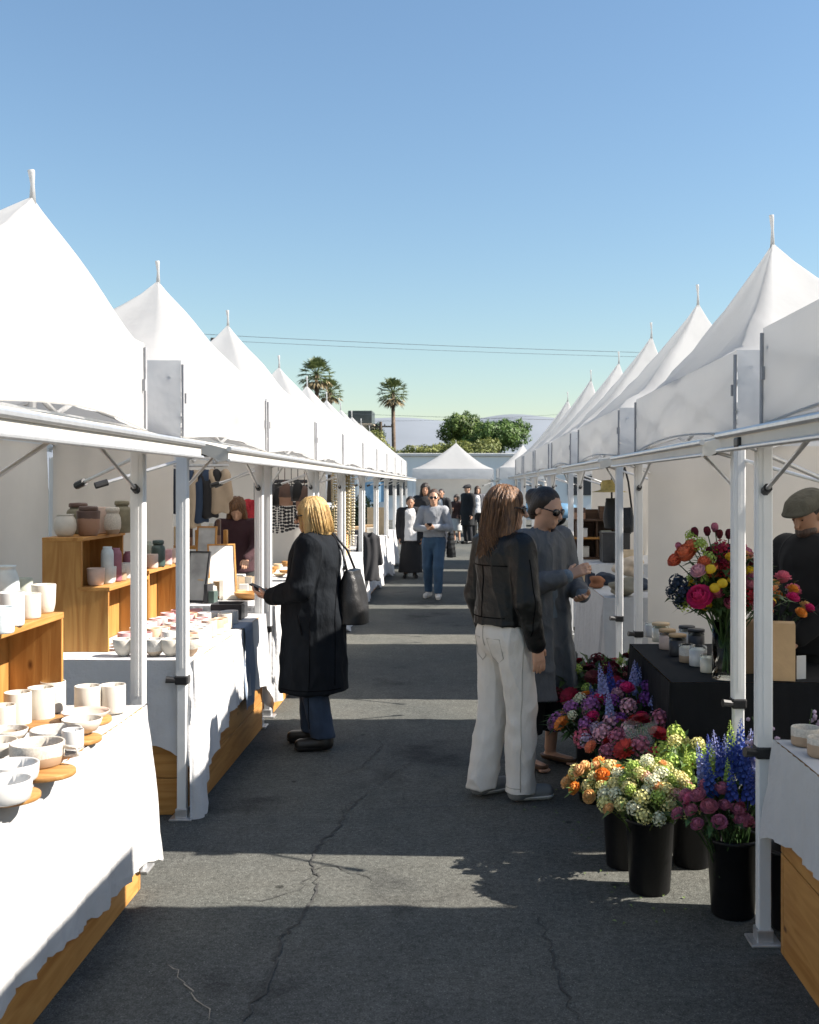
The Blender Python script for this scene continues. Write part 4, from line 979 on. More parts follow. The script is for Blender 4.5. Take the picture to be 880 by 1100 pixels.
# necklaces
rk = thing('necklace_rack', 'tall dark rack of necklaces behind the blonde woman', 'rack', (-1.95, 11.9, 0))
for x in (-2.3, -1.62): m = MB(); m.span((x, 11.9, 0), (x+.03, 11.93, 1.74)); m.build('upright', CHAR, rk)
for z in (1.70, 1.45): m = MB(); m.span((-2.27, 11.905, z), (-1.62, 11.925, z+.02)); m.build('crossbar', CHAR, rk)
bead = MC((.015, .015, .018), .3)
def strand(x, y, z, ln, r, ma, label, cat, group, name='necklace', loop=.018):
    b = MB(); b.sm = True; n = int(ln/(r*2.2))
    for s_ in (-1, 1):
        for k in range(n):
            t_ = k/n; b.lathe([(1e-4, -r), (r*.8, -r*.6), (r, 0), (r*.8, r*.6), (1e-4, r)], 6, (x+s_*loop*math.sin(math.pi*(.15+.85*t_)), y, z-ln*t_))
    return tag(b.build(name, ma), label, cat, group)
for k in range(13):
    strand(-2.22+k*.046+.012*math.sin(k*7.3), 11.89, 1.695, .13+.10*abs(math.sin(k*4.1)), .011+.006*abs(math.sin(k*2.7)), bead, 'black bead necklace on the upper bar of the rack behind the blonde woman', 'necklace', 'black necklaces on the upper bar')
for k in range(13):
    strand(-2.22+k*.046+.012*math.sin(k*5.3+1), 11.89, 1.445, .16+.18*abs(math.sin(k*3.3+1)), .011+.007*abs(math.sin(k*3.9)), bead, 'black bead necklace on the lower bar of the rack behind the blonde woman', 'necklace', 'black necklaces on the lower bar')
gb = [mat('dried_flower_beads', (.50, .38, .18), .8, .0, 40, col2=(.30, .26, .12)), mat('pale_shell_beads', (.66, .58, .44), .7, .2, 40)]
for k in range(8):
    strand(-1.52+k*.034+.01*math.sin(k*5), 12.75+.03*(k % 3), 1.80, 1.0-.12*(k % 3), .010+.005*(k % 3), gb[k % 2], ['ochre dried flower garland', 'pale shell garland'][k % 2]+' hanging between the tents behind the blonde woman', 'garland', ['ochre garlands by the tent pole', 'pale garlands by the tent pole'][k % 2], 'garland', .012)
# goods further along the pottery row
rr = random.Random(12)
far = [(10.5, 'craft'), (11.2, ''), (12.9, ''), (13.6, ''), (14.3, ''), (15.4, ''), (16.0, ''), (16.7, ''), (17.9, ''), (18.6, ''), (19.2, '')]
fl = ['tan box at the near end of the counter behind the blonde woman', 'kraft box at the far end of the counter behind the blonde woman', 'cream bundle nearest the bead garlands', 'tan box in the middle of the counter past the garlands', 'kraft box at the end of the counter past the garlands', 'orange tan box above the hanging coat', 'pale box between two tan ones past the hanging coat', 'dark box past the hanging coat', 'tan box nearest the woman in the white top', 'cream box beside the woman in the white top', 'kraft box far along the pottery row']
for i, (d, _) in enumerate(far):
    hh = [.14, .1, .16, .12, .18, .24, .16, .2, .22, .16, .2][i]; w_ = .16+.04*(i % 3)
    b = MB(); b.box((0, 0, hh/2), (w_, .2, hh), Matrix.Rotation(rr.uniform(-.4, .4), 3, 'Z'), .004)
    b.box((0, 0, hh+.004), (w_*1.03, .207, .016), None, .003) if i % 2 else None
    o = b.build('goods_box', [TAN2, TAN, CER, TAN, TAN, mat('orange_card', (.55, .30, .14), .8), GPR2, CHAR, TAN, CER, TAN][i], loc=(0, 0, 0)); o.location = (-1.55-.1*(i % 3), d, .752); tag(o, fl[i], 'box', 'boxes along the pottery row')
garment('dark grey coat hanging from the tent pole past the garlands', (-1.30, 15.05, .98), .34, .66, MC((.03, .03, .033), .95), 4, None, 'hanging_coat', 'coat', .12)
garment('brown grey jacket hanging beside the dark coat', (-1.32, 15.45, .95), .3, .55, MC((.12, .10, .09), .95), 6, None, 'hanging_coat', 'coat', .12)
b = MB(); b.span((-1.75, 20.0, .0), (-1.42, 20.04, 1.25), .006); o = b.build('folding_screen', TAN2); tag(o, 'tan folding screen at the aisle past the woman in the white top', 'screen')
# blue banner on its two posts
bn = thing('banner', 'blue banner with pale marks between the far tents', 'banner', (-2.85, 33.4, 0))
m = MB(); m.sm = True; m.grid(lambda a, c: (-3.2+.8*a, 33.4+.03*math.sin(a*7), 1.15+.62*c), 10, 6); m.build('cloth', mat('blue_banner', (.10, .30, .50), .7, .0, 3., col2=(.45, .58, .66)), bn)
for x in (-3.22, -2.38): m = MB(); m.tube([(x, 33.41, 0), (x, 33.41, 1.85)], .018, 8); m.build('post', ALU, bn)

# ------------------------------------------------------------------ flower stall goods
BT = .743
GLS = bpy.data.materials.new('clear_glass'); GLS.use_nodes = True
_b = GLS.node_tree.nodes['Principled BSDF']; _b.inputs['Base Color'].default_value = (.93, .97, .94, 1); _b.inputs['Roughness'].default_value = .03; _b.inputs['Transmission Weight'].default_value = 1.; _b.inputs['IOR'].default_value = 1.18
SLV = bpy.data.materials.new('clear_film'); SLV.use_nodes = True
_nt = SLV.node_tree; _b = _nt.nodes['Principled BSDF']; _b.inputs['Base Color'].default_value = (.8, .85, .82, 1); _b.inputs['Roughness'].default_value = .15
_t = _nt.nodes.new('ShaderNodeBsdfTransparent'); _m = _nt.nodes.new('ShaderNodeMixShader'); _m.inputs[0].default_value = .13
_nt.links.new(_t.outputs[0], _m.inputs[1]); _nt.links.new(_b.outputs[0], _m.inputs[2]); _nt.links.new(_m.outputs[0], _nt.nodes['Material Output'].inputs[0])
WAX = mat('ivory_wax', (.66, .60, .48), .3, .05, 20, coat=.6)
def candle(label, px, py, r, h, wax, lid, group='candle jars on the black table'):
    p = on(px, py, BT); t = thing('candle_jar', label, 'candle jar', p, group)
    b = MB(); b.sm = True; b.lathe([(r, h*.83), (r, h), (r-.003, h), (r-.003, h*.83)], 22); b.build('glass', GLS, t, local=True)
    b = MB(); b.sm = True; b.lathe([(1e-4, 0), (r*.95, 0), (r, .004), (r, h*.82), (1e-4, h*.82)], 22); b.build('wax', wax, t, local=True)
    if lid: b = MB(); b.sm = True; b.lathe([(1e-4, h+.0005), (r*1.03, h+.0005), (r*1.03, h+.012), (r*.98, h+.015), (1e-4, h+.015)], 22); b.build('lid', lid, t, local=True)
candle('ivory candle jar with a tan lid at the far end of the black table', 710, 689, .050, .095, WAX, TAN2)
candle('blush candle jar second along the black table', 717, 697, .046, .095, BLSH, TAN)
candle('dark wax jar with a tan lid in the middle of the jars', 728, 704, .046, .10, CHAR, TAN)
candle('clear tumbler jar before the dark wax jar', 738, 711, .040, .09, SPK, None)
candle('white candle jar nearest the glass vase', 750, 715, .044, .098, WHT, None)
candle('small ivory jar partly behind the glass vase', 760, 722, .035, .085, WAX, None)
candle('white jar in the second line of jars, below the bouquet', 738, 694, .045, .10, WHT, CHAR)
candle('black jar in the second line of jars', 748, 700, .045, .11, CHAR, CHAR)
candle('pale jar at the back corner of the black table', 700, 684, .04, .085, GPR2, None)
def carton(label, c, w_, dp, h_, yaw, m_, top=True):
    t = thing('kraft_carton', label, 'carton', c); Mx = Matrix.Rotation(R(yaw), 3, 'Z')
    b = MB(); b.box(Mx @ Vector((0, 0, h_/2)), (w_, dp, h_), Mx, .002); b.build('body', m_, t, local=True)
    b = MB(); b.box(Mx @ Vector((0, -dp*.25, h_+.004)), (w_*.98, dp*.49, .004), Mx @ Matrix.Rotation(.12, 3, 'X')); b.box(Mx @ Vector((0, dp*.25, h_+.004)), (w_*.98, dp*.49, .004), Mx @ Matrix.Rotation(-.12, 3, 'X')); b.build('flap', m_, t, local=True)
carton('tall kraft carton at the near edge beside the florist', (1.50, 5.02, BT), .125, .10, .265, -12, TAN)
carton('darker kraft carton behind the tent pole beside the vase', (1.43, 5.22, BT), .13, .1, .25, 8, mat('brown_card', (.28, .18, .10), .8, .08, 20))
b = MB(); b.box((0, 0, .055), (.05, .004, .11), Matrix.Rotation(.3, 3, 'Z')); b.sheet([(-.02, .002, 0), (.02, .002, 0), (0, .05, 0.0)], .003, (0, 0, 1)); o = b.build('price_card', WHT, loc=(0, 0, 0)); o.location = (1.60, 5.03, BT); tag(o, 'small white card standing beside the tall kraft carton', 'card')
TV = (1.255, 5.05)
b = MB(); b.sm = True; b.lathe([(1e-4, 0), (.066, 0), (.068, .006), (.067, .27), (.064, .27), (.064, .014), (1e-4, .012)], 32, (TV[0], TV[1], BT)); o = tag(b.build('glass_vase', GLS), 'tall clear glass vase holding the big mixed bouquet', 'vase')
b = MB(); b.sm = True; b.lathe([(1e-4, 0), (.042, 0), (.044, .006), (.043, .2), (.040, .2), (.040, .012), (1e-4, .01)], 24, (1.56, 5.35, BT)); o = tag(b.build('glass_vase', GLS), 'slimmer glass vase of orange and pink flowers before the florist', 'vase')
# right near counter bowls
for px, py, lab in [(866, 800, 'speckled white bowl on the cut-off counter, near its corner'), (884, 812, 'second speckled bowl on the cut-off counter'), (905, 800, 'third bowl on the cut-off counter, outside the frame edge')]:
    p = on(px, py, .752); vessel('serving_bowl', lab, 'bowl', 'tumbler', p, .05, .062, SPK, 'bowls on the cut-off counter')
# clothes table
def lump(name, label, cat, c, r, m_, seed, group=None, yaw=0):
    S = SDF(); rg = random.Random(seed)
    for k in range(4): S.ell((rg.uniform(-.4, .4)*r[0], rg.uniform(-.4, .4)*r[1], r[2]*(.3+.22*k)), (r[0]*rg.uniform(.6, .95), r[1]*rg.uniform(.6, .9), r[2]*.32), .02)
    S.cut((0, 0, -1), 0.002); V, Q = S.mesh(.010); N = normals(V, Q); V = V+N*(.005*np.sin(V[:, 0]*50+seed)*np.sin(V[:, 2]*70+V[:, 1]*30))[:, None]
    return tag(npmesh(name, V, Q, m_, None, c), label, cat, group)
KHK = MC((.22, .20, .15), .95); NAV = MC((.03, .04, .06), .9); SND = MC((.5, .42, .33), .95); RST = MC((.28, .12, .06), .95)
for i, (px, py, r, m_, lb) in enumerate([(672, 640, (.13, .12, .12), KHK, 'khaki folded clothes at the near end of the clothes table'), (652, 628, (.11, .1, .09), NAV, 'navy folded clothes in the middle of the table'), (640, 632, (.07, .06, .09), RST, 'rust coloured scarf on the clothes table'), (676, 620, (.15, .14, .16), SND, 'tall sand coloured pile of clothes'), (690, 634, (.1, .1, .08), NAV, 'dark folded clothes behind the tent poles')]):
    p = on(px, py, .752); lump('folded_clothes', lb, 'clothes', p, r, m_, i+3, 'folded clothes on the white table')
for i, (px, py, sz, m_, lb) in enumerate([(627, 626, (.08, .1, .09), TAN2, 'tan box at the far end of the clothes table'), (634, 630, (.07, .09, .12), NAV, 'dark bottle box beside the tan box')]):
    p = on(px, py, .752); b = MB(); b.box((0, 0, sz[2]/2), sz, Matrix.Rotation(.2, 3, 'Z'), .004); b.box((0, 0, sz[2]+.005), (sz[0]*.5, sz[1]*.5, .012), None, .002); o = b.build('gift_box', m_, loc=(0, 0, 0)); o.location = p; tag(o, lb, 'box')
b = MB(); b.sm = True; c = on(677, 606, .752); b.lathe([(1e-4, 0), (.12, 0), (.15, .08), (.155, .16), (.145, .16), (.135, .06), (1e-4, .02)], 20, c); tag(b.build('wicker_basket', TAN2), 'tan basket behind the folded clothes', 'basket')
# dark shelves
DKW = wood('walnut', (.09, .05, .03), (.05, .026, .015), 0)
ds = thing('display_shelf', 'stepped walnut display shelf on the beige cloth', 'shelf', (1.75, 13.2, .755))
for z in (.757, 1.0, 1.22): m = MB(); m.span((1.38, 13.05, z), (1.98, 13.32, z+.022)); m.build('shelf_board', OAKX if z == 1.0 else DKW, ds)
for x in (1.38, 1.66, 1.96): m = MB(); m.span((x, 13.06, .78), (x+.022, 13.31, .999)); m.build('upright', DKW, ds)
m = MB(); m.span((1.38, 13.325, .76), (1.98, 13.34, 1.36)); m.build('back_board', DKW, ds)
for x in (1.42, 1.66, 1.90): m = MB(); m.span((x, 13.1, 1.024), (x+.02, 13.31, 1.219)); m.build('upright', DKW, ds)
for i, (x, z, w_, h_, m_, lb) in enumerate([(1.50, 1.023, .1, .1, WHT, 'white box on the middle walnut shelf'), (1.78, 1.023, .12, .07, SAGE, 'green box on the middle walnut shelf'), (1.46, 1.243, .13, .13, BRWN, 'brown box on top of the walnut shelf'), (1.78, 1.243, .17, .15, DKW, 'walnut case on top of the walnut shelf'), (1.52, .78, .1, .12, CER, 'cream box on the lowest walnut shelf')]):
    b = MB(); b.box((x, 13.15, z+h_/2), (w_, .14, h_), None, .004); b.box((x, 13.15, z+h_+.004), (w_+.006, .146, .012), None, .002); tag(b.build('keepsake_box', m_), lb, 'box')
b = MB(); b.span((1.66, 12.5, .755), (1.98, 12.8, 1.09), .004); b.span((1.65, 12.49, 1.09), (1.99, 12.81, 1.105), .003); tag(b.build('black_chest', CHAR), 'black chest standing before the walnut shelf', 'chest')
# bags
def bag(label, c, w_, dp, h_, m_, straps, yaw=0, name='shoulder_bag', seed=1):
    t = thing(name, label, 'bag', c); t.rotation_euler = (0, 0, R(yaw)); S = SDF()
    
    for q in range(7):
        z_ = q/6*h_; rr_ = dp*(.62-.42*(q/6)**1.5); hw = w_/2*(.86+.1*math.sin(q/6*3.1)-.14*q/6)-rr_; S.cone((-hw, 0, z_), (hw, 0, z_), rr_, rr_, .03)
    S.cut((0, 0, -1), 0).cut((0, 0, 1), h_)
    V, Q = S.mesh(.009); N = normals(V, Q); V = V+N*(.006*smooth_noise(V, 22., seed))[:, None]
    npmesh('pouch', V, Q, m_, t)
    for st in straps:
        b = MB(); b.sm = True; b.tube([Vector(q) for q in st], .008, 6); b.build('strap', m_, t, local=True)
    return t
LEA = mat('black_leather', (.006, .006, .007), .42, .3, 16, .25, 130, spec=.5)
bag('black shoulder bag with long straps hanging beside the clothes table', (1.31, 8.55, 1.28), .16, .07, .2, LEA, [[(-.06, 0, .16), (-.02, 0, .42), (.0, 0, .52)], [(.06, 0, .16), (.03, 0, .40), (.0, 0, .52)]])
bag('dark hanging bag with pale patches under the straw hat', (1.235, 8.75, 1.30), .14, .08, .25, MC((.02, .02, .02), .6), [[(0, 0, .2), (0, 0, .42)]])
b = MB(); b.sm = True; b.lathe([(.15, 0), (.10, .012), (.075, .02), (.072, .07), (.06, .095), (1e-4, .10)], 24, (1.2, 8.62, 1.60)); tag(b.build('straw_hat', mat('straw', (.48, .36, .12), .8, .15, 60, .3, 120)), 'yellow straw hat hanging inside the clothes tent', 'hat')
# ------------------------------------------------------------------ flowers
def petal_mat(c, v=.25, tr=.25): return mat('petal', c, .6, v, 30, .05, 80, transl=tr, spec=.3, isl=.35)
LEAF = [mat('leaf', (.055, .105, .030), .5, .35, 18, .1, 60, transl=.25, isl=.45), mat('leaf_dark', (.022, .050, .020), .5, .35, 18, .1, 60, transl=.2, isl=.45), mat('leaf_bright', (.14, .21, .06), .5, .3, 18, .1, 60, transl=.3, isl=.45), mat('leaf_purple', (.05, .02, .03), .5, .3, 18)]
PC = {k: petal_mat(v) for k, v in dict(cream=(.74, .68, .30), white=(.74, .74, .52), green=(.42, .54, .12), blushp=(.74, .42, .34), orange=(.78, .30, .05), peach=(.80, .47, .20), red=(.46, .03, .03), crimson=(.30, .012, .03), burg=(.11, .012, .025),
      pink=(.66, .16, .26), hot=(.60, .03, .16), lpink=(.74, .40, .46), mauve=(.40, .15, .38), purple=(.24, .07, .30), blue=(.06, .09, .36), lav=(.34, .36, .62), yellow=(.78, .52, .03), coral=(.72, .20, .09), navy=(.025, .04, .07), dusty=(.46, .15, .22), lilac=(.52, .40, .52)).items()}
def petal_patch(b, base, out, up, ln, wd, curl):
    """one cupped petal: base point, outward and up directions"""
    side = out.cross(up).normalized(); rows = []
    for t in (0, .4, .75, 1.):
        p = base+out*(ln*(t*(1-curl*.35*t)))+up*(ln*curl*t*t*.8)
        w_ = wd*math.sin(math.pi*(.12+.72*t))**.8
        rows.append((p-side*w_+up*wd*.18, p, p+side*w_+up*wd*.18))
    vs = [q for r_ in rows for q in r_]
    b.add(vs, [(3*i+j, 3*i+j+1, 3*i+j+4, 3*i+j+3) for i in range(3) for j in range(2)])
def bloom_mesh(kind, seed=0):
    r = random.Random(seed); b = MB(); b.sm = True; Z = Vector((0, 0, 1))
    if kind == 'ball':
        for k in range(5):
            n = (5, 7, 9, 9, 8)[k]; el = (1.35, 1.0, .62, .25, -.15)[k]
            for j in range(n):
                a = 2*math.pi*(j+.37*k+r.uniform(-.1, .1))/n
                o = Vector((math.cos(a), math.sin(a), 0)); d = (o*math.cos(el)+Z*math.sin(el)).normalized(); u = (Z*math.cos(el)-o*math.sin(el)).normalized()
                petal_patch(b, d*.35+Z*.1, (d*.55+o*.35+Z*.1).normalized(), u, .62, .34, .75 if k < 3 else .4)
        b.lathe([(1e-4, -.35), (.5, -.1), (.62, .25), (.4, .6), (1e-4, .72)], 8)
    elif kind == 'zinnia':
        for k in range(4):
            n = (8, 12, 14, 16)[k]
            for j in range(n):
                a = 2*math.pi*(j+.5*k)/n; o = Vector((math.cos(a), math.sin(a), 0))
                petal_patch(b, o*.12+Z*(.28-.07*k), (o+Z*(.5-.16*k)).normalized(), Z, (.45, .68, .85, 1.0)[k], .17, .12)
        b.lathe([(1e-4, -.2), (.3, -.05), (.28, .2), (1e-4, .34)], 8)
    elif kind == 'cluster':
        for k in range(34):
            ph = math.acos(1-1.55*(k+.5)/34); a = k*2.39996
            d = Vector((math.sin(ph)*math.cos(a), math.sin(ph)*math.sin(a), math.cos(ph)))*r.uniform(.78, 1.02); dn = d.normalized(); u = dn.orthogonal().normalized(); w_ = dn.cross(u)
            for j in range(5):
                q = 2*math.pi*j/5+r.uniform(0, 1); o = u*math.cos(q)+w_*math.sin(q)
                petal_patch(b, d, (o+dn*.3).normalized(), dn, .27, .12, .3)
        b.lathe([(1e-4, -.3), (.5, -.1), (.66, .3), (.4, .62), (1e-4, .7)], 8)
    elif kind == 'spike':
        for k in range(46):
            t = k/46; a = k*2.39996; rr_ = .30*(1-t)**.6+.05; d = Vector((math.cos(a), math.sin(a), .2)).normalized(); p = Vector((math.cos(a)*rr_*.6, math.sin(a)*rr_*.6, t*2.4))
            u = d.orthogonal().normalized(); w_ = d.cross(u)
            for j in range(4):
                q = 2*math.pi*j/4+r.uniform(0, 1); o = u*math.cos(q)+w_*math.sin(q); petal_patch(b, p, (o*.8+d*.5).normalized(), d, .26*(1.1-t), .12*(1.1-t), .3)
        b.tube([(0, 0, -.6), (0, 0, 2.4)], [.05, .02], 5)
    elif kind == 'tulip':
        for k in range(2):
            for j in range(3):
                a = 2*math.pi*(j+.5*k)/3; o = Vector((math.cos(a), math.sin(a), 0)); petal_patch(b, o*.1-Z*.4, (Z+o*(.35+.1*k)).normalized(), -o, 1.3, .42, .28)
        b.lathe([(1e-4, -.5), (.3, -.3), (.36, .1), (1e-4, .4)], 8)
    elif kind == 'button':
        b.lathe([(1e-4, -.5), (.6, -.35), (.95, 0), (.85, .45), (.5, .75), (1e-4, .85)], 14, wob=.04)
    return b
_bl = {}
def bloom_obj(kind, col, seed):
    key = (kind, col, seed % 2)
    if key not in _bl:
        o = bloom_mesh(kind, seed % 2+3).build('bloom', PC[col], loc=(0, 0, 0)); me = o.data; bpy.data.objects.remove(o); _bl[key] = me
    return bpy.data.objects.new('bloom', _bl[key])
def leaf(b, p, d, ln, wd, droop=.3):
    d = d.normalized(); side = d.cross(Vector((0, 0, 1)))
    side = side.normalized() if side.length > 1e-3 else Vector((1, 0, 0)); up = side.cross(d)
    m_ = p+d*ln*.5+up*ln*.06; t_ = p+d*ln-Vector((0, 0, ln*droop))
    b.add([p, m_-side*wd+up*wd*.3, m_, m_+side*wd+up*wd*.3, t_], [(0, 2, 1), (0, 3, 2), (1, 2, 4), (2, 3, 4)])
def bunch(label, c, z0, spread, top, blooms, lf=0, nleaf=150, seed=0, group='flower bunches in the black buckets', lean=(0, 0), lsz=.05, dome=.45, cat='flowers', name='flower_bunch'):
    """c: centre of the vessel's mouth (x, y); stems rise from z0 and spread to a dome of radius spread with its top at height top"""
    r = random.Random(seed); root = thing(name, label, cat, (c[0], c[1], z0), group)
    st = MB(); lv = MB(); lv.sm = True; ctr = Vector((lean[0], lean[1], 0)); i = 0; tot = sum(q[2] for q in blooms); placed = []
    for kind, col, n, sz in blooms:
        for k in range(n):
            best = None
            for t_ in range(12):
                a = r.uniform(0, 2*math.pi); q = math.sqrt(r.uniform(0, 1)); hh = (top-z0)*(1-dome*q*q)*r.uniform(.84, 1.06)
                p = ctr+Vector((math.cos(a)*q*spread, math.sin(a)*q*spread, hh)); dm = min([(p-x).length for x in placed] or [9])
                if best is None or dm > best[0]: best = (dm, p)
            p = best[1]; placed.append(p)
            o = bloom_obj(kind, col, i); COL.objects.link(o); o.parent = root; o.location = p; s_ = sz*r.uniform(.8, 1.15); o.scale = (s_,)*3
            d = (Vector((p.x-ctr.x*.4, p.y-ctr.y*.4, (top-z0)*.75))).normalized()
            if kind == 'spike': d = (d+Vector((0, 0, 1.5))).normalized()
            o.rotation_euler = (Matrix.Rotation(0, 3, 'Z')).to_euler(); o.rotation_euler = d.to_track_quat('Z', 'Y').to_euler()
            o.rotation_euler.rotate_axis('Z', r.uniform(0, 6)); i += 1
            b0 = Vector((r.uniform(-.04, .04), r.uniform(-.04, .04), -.12)); st.tube([b0, b0*.4+p*.55+Vector((0, 0, .02)), p-d*sz*.3], [.0035, .003, .0025], 5)
    for k in range(nleaf):
        p = r.choice(placed); t_ = r.uniform(.3, .98); q = Vector((p.x*t_+r.uniform(-.05, .05), p.y*t_+r.uniform(-.05, .05), p.z*(.35+.62*t_)))
        d = Vector((q.x-ctr.x*.5+r.uniform(-.1, .1), q.y-ctr.y*.5+r.uniform(-.1, .1), r.uniform(-.02, .16))); leaf(lv, q, d, lsz*r.uniform(.7, 1.7), lsz*r.uniform(.16, .30), r.uniform(0, .4))
    st.build('stems', LEAF[lf if lf < 3 else 1], root, local=True); lv.build('leaves', LEAF[lf], root, local=True)
    return root
BKT = mat('black_bucket', (.007, .007, .008), .45, .2, 14, .05, 40, spec=.3)
bk = thing('flower_bucket', '', 'bucket', (0, 0, 0), 'black flower buckets in the aisle')
b = MB(); b.sm = True; b.lathe([(1e-4, 0), (.078, 0), (.082, .006), (.098, .285), (.106, .288), (.108, .30), (.1, .305), (.094, .295), (.08, .02), (1e-4, .02)], 32); b.build('shell', BKT, bk, local=True)
b = MB(); b.sm = True; b.lathe([(1e-4, .2), (.088, .2)], 24); b.build('water', MC((.01, .014, .012), .08, spec=.5), bk, local=True)
BK = [(706, 976, 'nearest black bucket, holding the cream and green flowers'), (793, 981, 'black bucket beside the tent pole, under the blue and dusty pink flowers'), (676, 942, 'black bucket of orange flowers just behind the cream ones'), (748, 938, 'black bucket between the cream and the blue flowers'),
      (668, 884, 'black bucket of pale pink flowers with a clear sleeve'), (712, 880, 'black bucket of red flowers close to the black cloth'), (641, 868, 'black bucket under the mauve and orange flowers'), (692, 842, 'black bucket of magenta and violet flowers'), (640, 826, 'black bucket of dark burgundy flowers nearest the grey coat'), (680, 815, 'farthest black bucket at the corner of the black cloth')]
BP = []
for i, (px, py, lb) in enumerate(BK):
    p = on(px, py-3, 0)+Vector((0, .08, 0)); o = bk if i == 0 else copy_tree(bk); o.location = p; o['label'] = lb; BP.append((p.x, p.y))
BP[0] = (BP[0][0], 4.37); BP[1] = (1.05, 4.13); BP[2] = (BP[2][0], 4.66); BP[5] = (.88, 5.02); BP[7] = (.83, 5.58)
for k_ in (0, 1, 2, 5, 7): [o for o in bpy.data.objects if o.get('label') == BK[k_][2]][0].location = (*BP[k_], 0)
B = BP
bunch('cream and pale green stock flowers in the nearest bucket', B[0], .28, .20, .515, [('cluster', 'cream', 26, .031), ('cluster', 'white', 16, .029), ('cluster', 'green', 22, .027), ('cluster', 'blushp', 5, .030), ('ball', 'peach', 4, .028)], 2, 420, 1, dome=.66, lsz=.045)
bunch('dusty pink ranunculus low in front of the blue spikes', (B[1][0]-.04, B[1][1]-.03), .28, .13, .50, [('ball', 'dusty', 18, .036), ('ball', 'pink', 6, .032)], 0, 160, 2, lean=(-.06, -.03), dome=.5)
bunch('tall blue delphinium spikes beside the tent pole', (B[1][0]+.02, B[1][1]+.03), .29, .13, .58, [('spike', 'blue', 15, .062), ('spike', 'lav', 9, .060), ('spike', 'green', 4, .06)], 0, 190, 3, dome=.35, lsz=.05)
bunch('orange and peach flowers leaning out towards the aisle', B[2], .28, .15, .45, [('ball', 'orange', 9, .036), ('ball', 'peach', 10, .036), ('cluster', 'cream', 10, .03)], 2, 240, 4, lean=(-.11, -.02), dome=.6)
bunch('pale green cluster flowers between the cream and blue bunches', B[3], .28, .13, .57, [('cluster', 'green', 9, .042), ('cluster', 'cream', 4, .034), ('spike', 'green', 2, .06)], 2, 110, 5, lean=(-.03, 0), dome=.5)
bunch('pale pink cluster flowers beside the clear sleeve', B[4], .28, .19, .46, [('cluster', 'lpink', 8, .045), ('cluster', 'pink', 5, .045), ('cluster', 'lilac', 5, .035), ('zinnia', 'coral', 4, .042)], 0, 280, 6, dome=.5, lsz=.06)
bunch('bright red zinnias with mauve flowers against the black cloth', B[5], .28, .20, .56, [('zinnia', 'red', 9, .052), ('cluster', 'dusty', 7, .042), ('zinnia', 'crimson', 5, .045)], 0, 240, 7, dome=.5)
bunch('mauve clusters and orange zinnias beside the sandals', B[6], .28, .23, .54, [('cluster', 'mauve', 8, .042), ('zinnia', 'coral', 5, .05), ('zinnia', 'orange', 4, .05), ('cluster', 'lilac', 5, .032), ('cluster', 'peach', 5, .032), ('cluster', 'white', 3, .03)], 0, 360, 8, dome=.6, lsz=.065)
bunch('magenta and violet flowers with slim blue spikes', B[7], .28, .23, .62, [('ball', 'hot', 6, .044), ('cluster', 'purple', 10, .042), ('cluster', 'lpink', 4, .037), ('spike', 'lav', 8, .06), ('spike', 'blue', 6, .06)], 0, 260, 9, lean=(.04, 0), dome=.5)
bunch('dark burgundy foliage and dahlias nearest the grey coat', B[8], .28, .31, .60, [('zinnia', 'burg', 12, .05), ('zinnia', 'crimson', 7, .052), ('cluster', 'burg', 8, .042), ('cluster', 'green', 4, .028)], 0, 520, 10, dome=.5, lsz=.085)
bunch('deep red dahlias in the farthest bucket', B[9], .28, .25, .62, [('zinnia', 'crimson', 6, .05), ('zinnia', 'burg', 6, .045), ('cluster', 'green', 4, .03), ('zinnia', 'red', 4, .045)], 0, 340, 11, dome=.5, lsz=.07)
b = MB(); c = on(688, 905, 0); b.sm = True
b.grid(lambda u, v: (c.x+(.035+.045*v)*math.cos(2*math.pi*u), c.y+(.02+.04*v)*math.sin(2*math.pi*u),   .33+.22*v+.012*math.sin(u*25)), 24, 8, True); tag(b.build('plastic_sleeve', SLV), 'clear plastic sleeve standing among the pale pink flowers', 'sleeve')
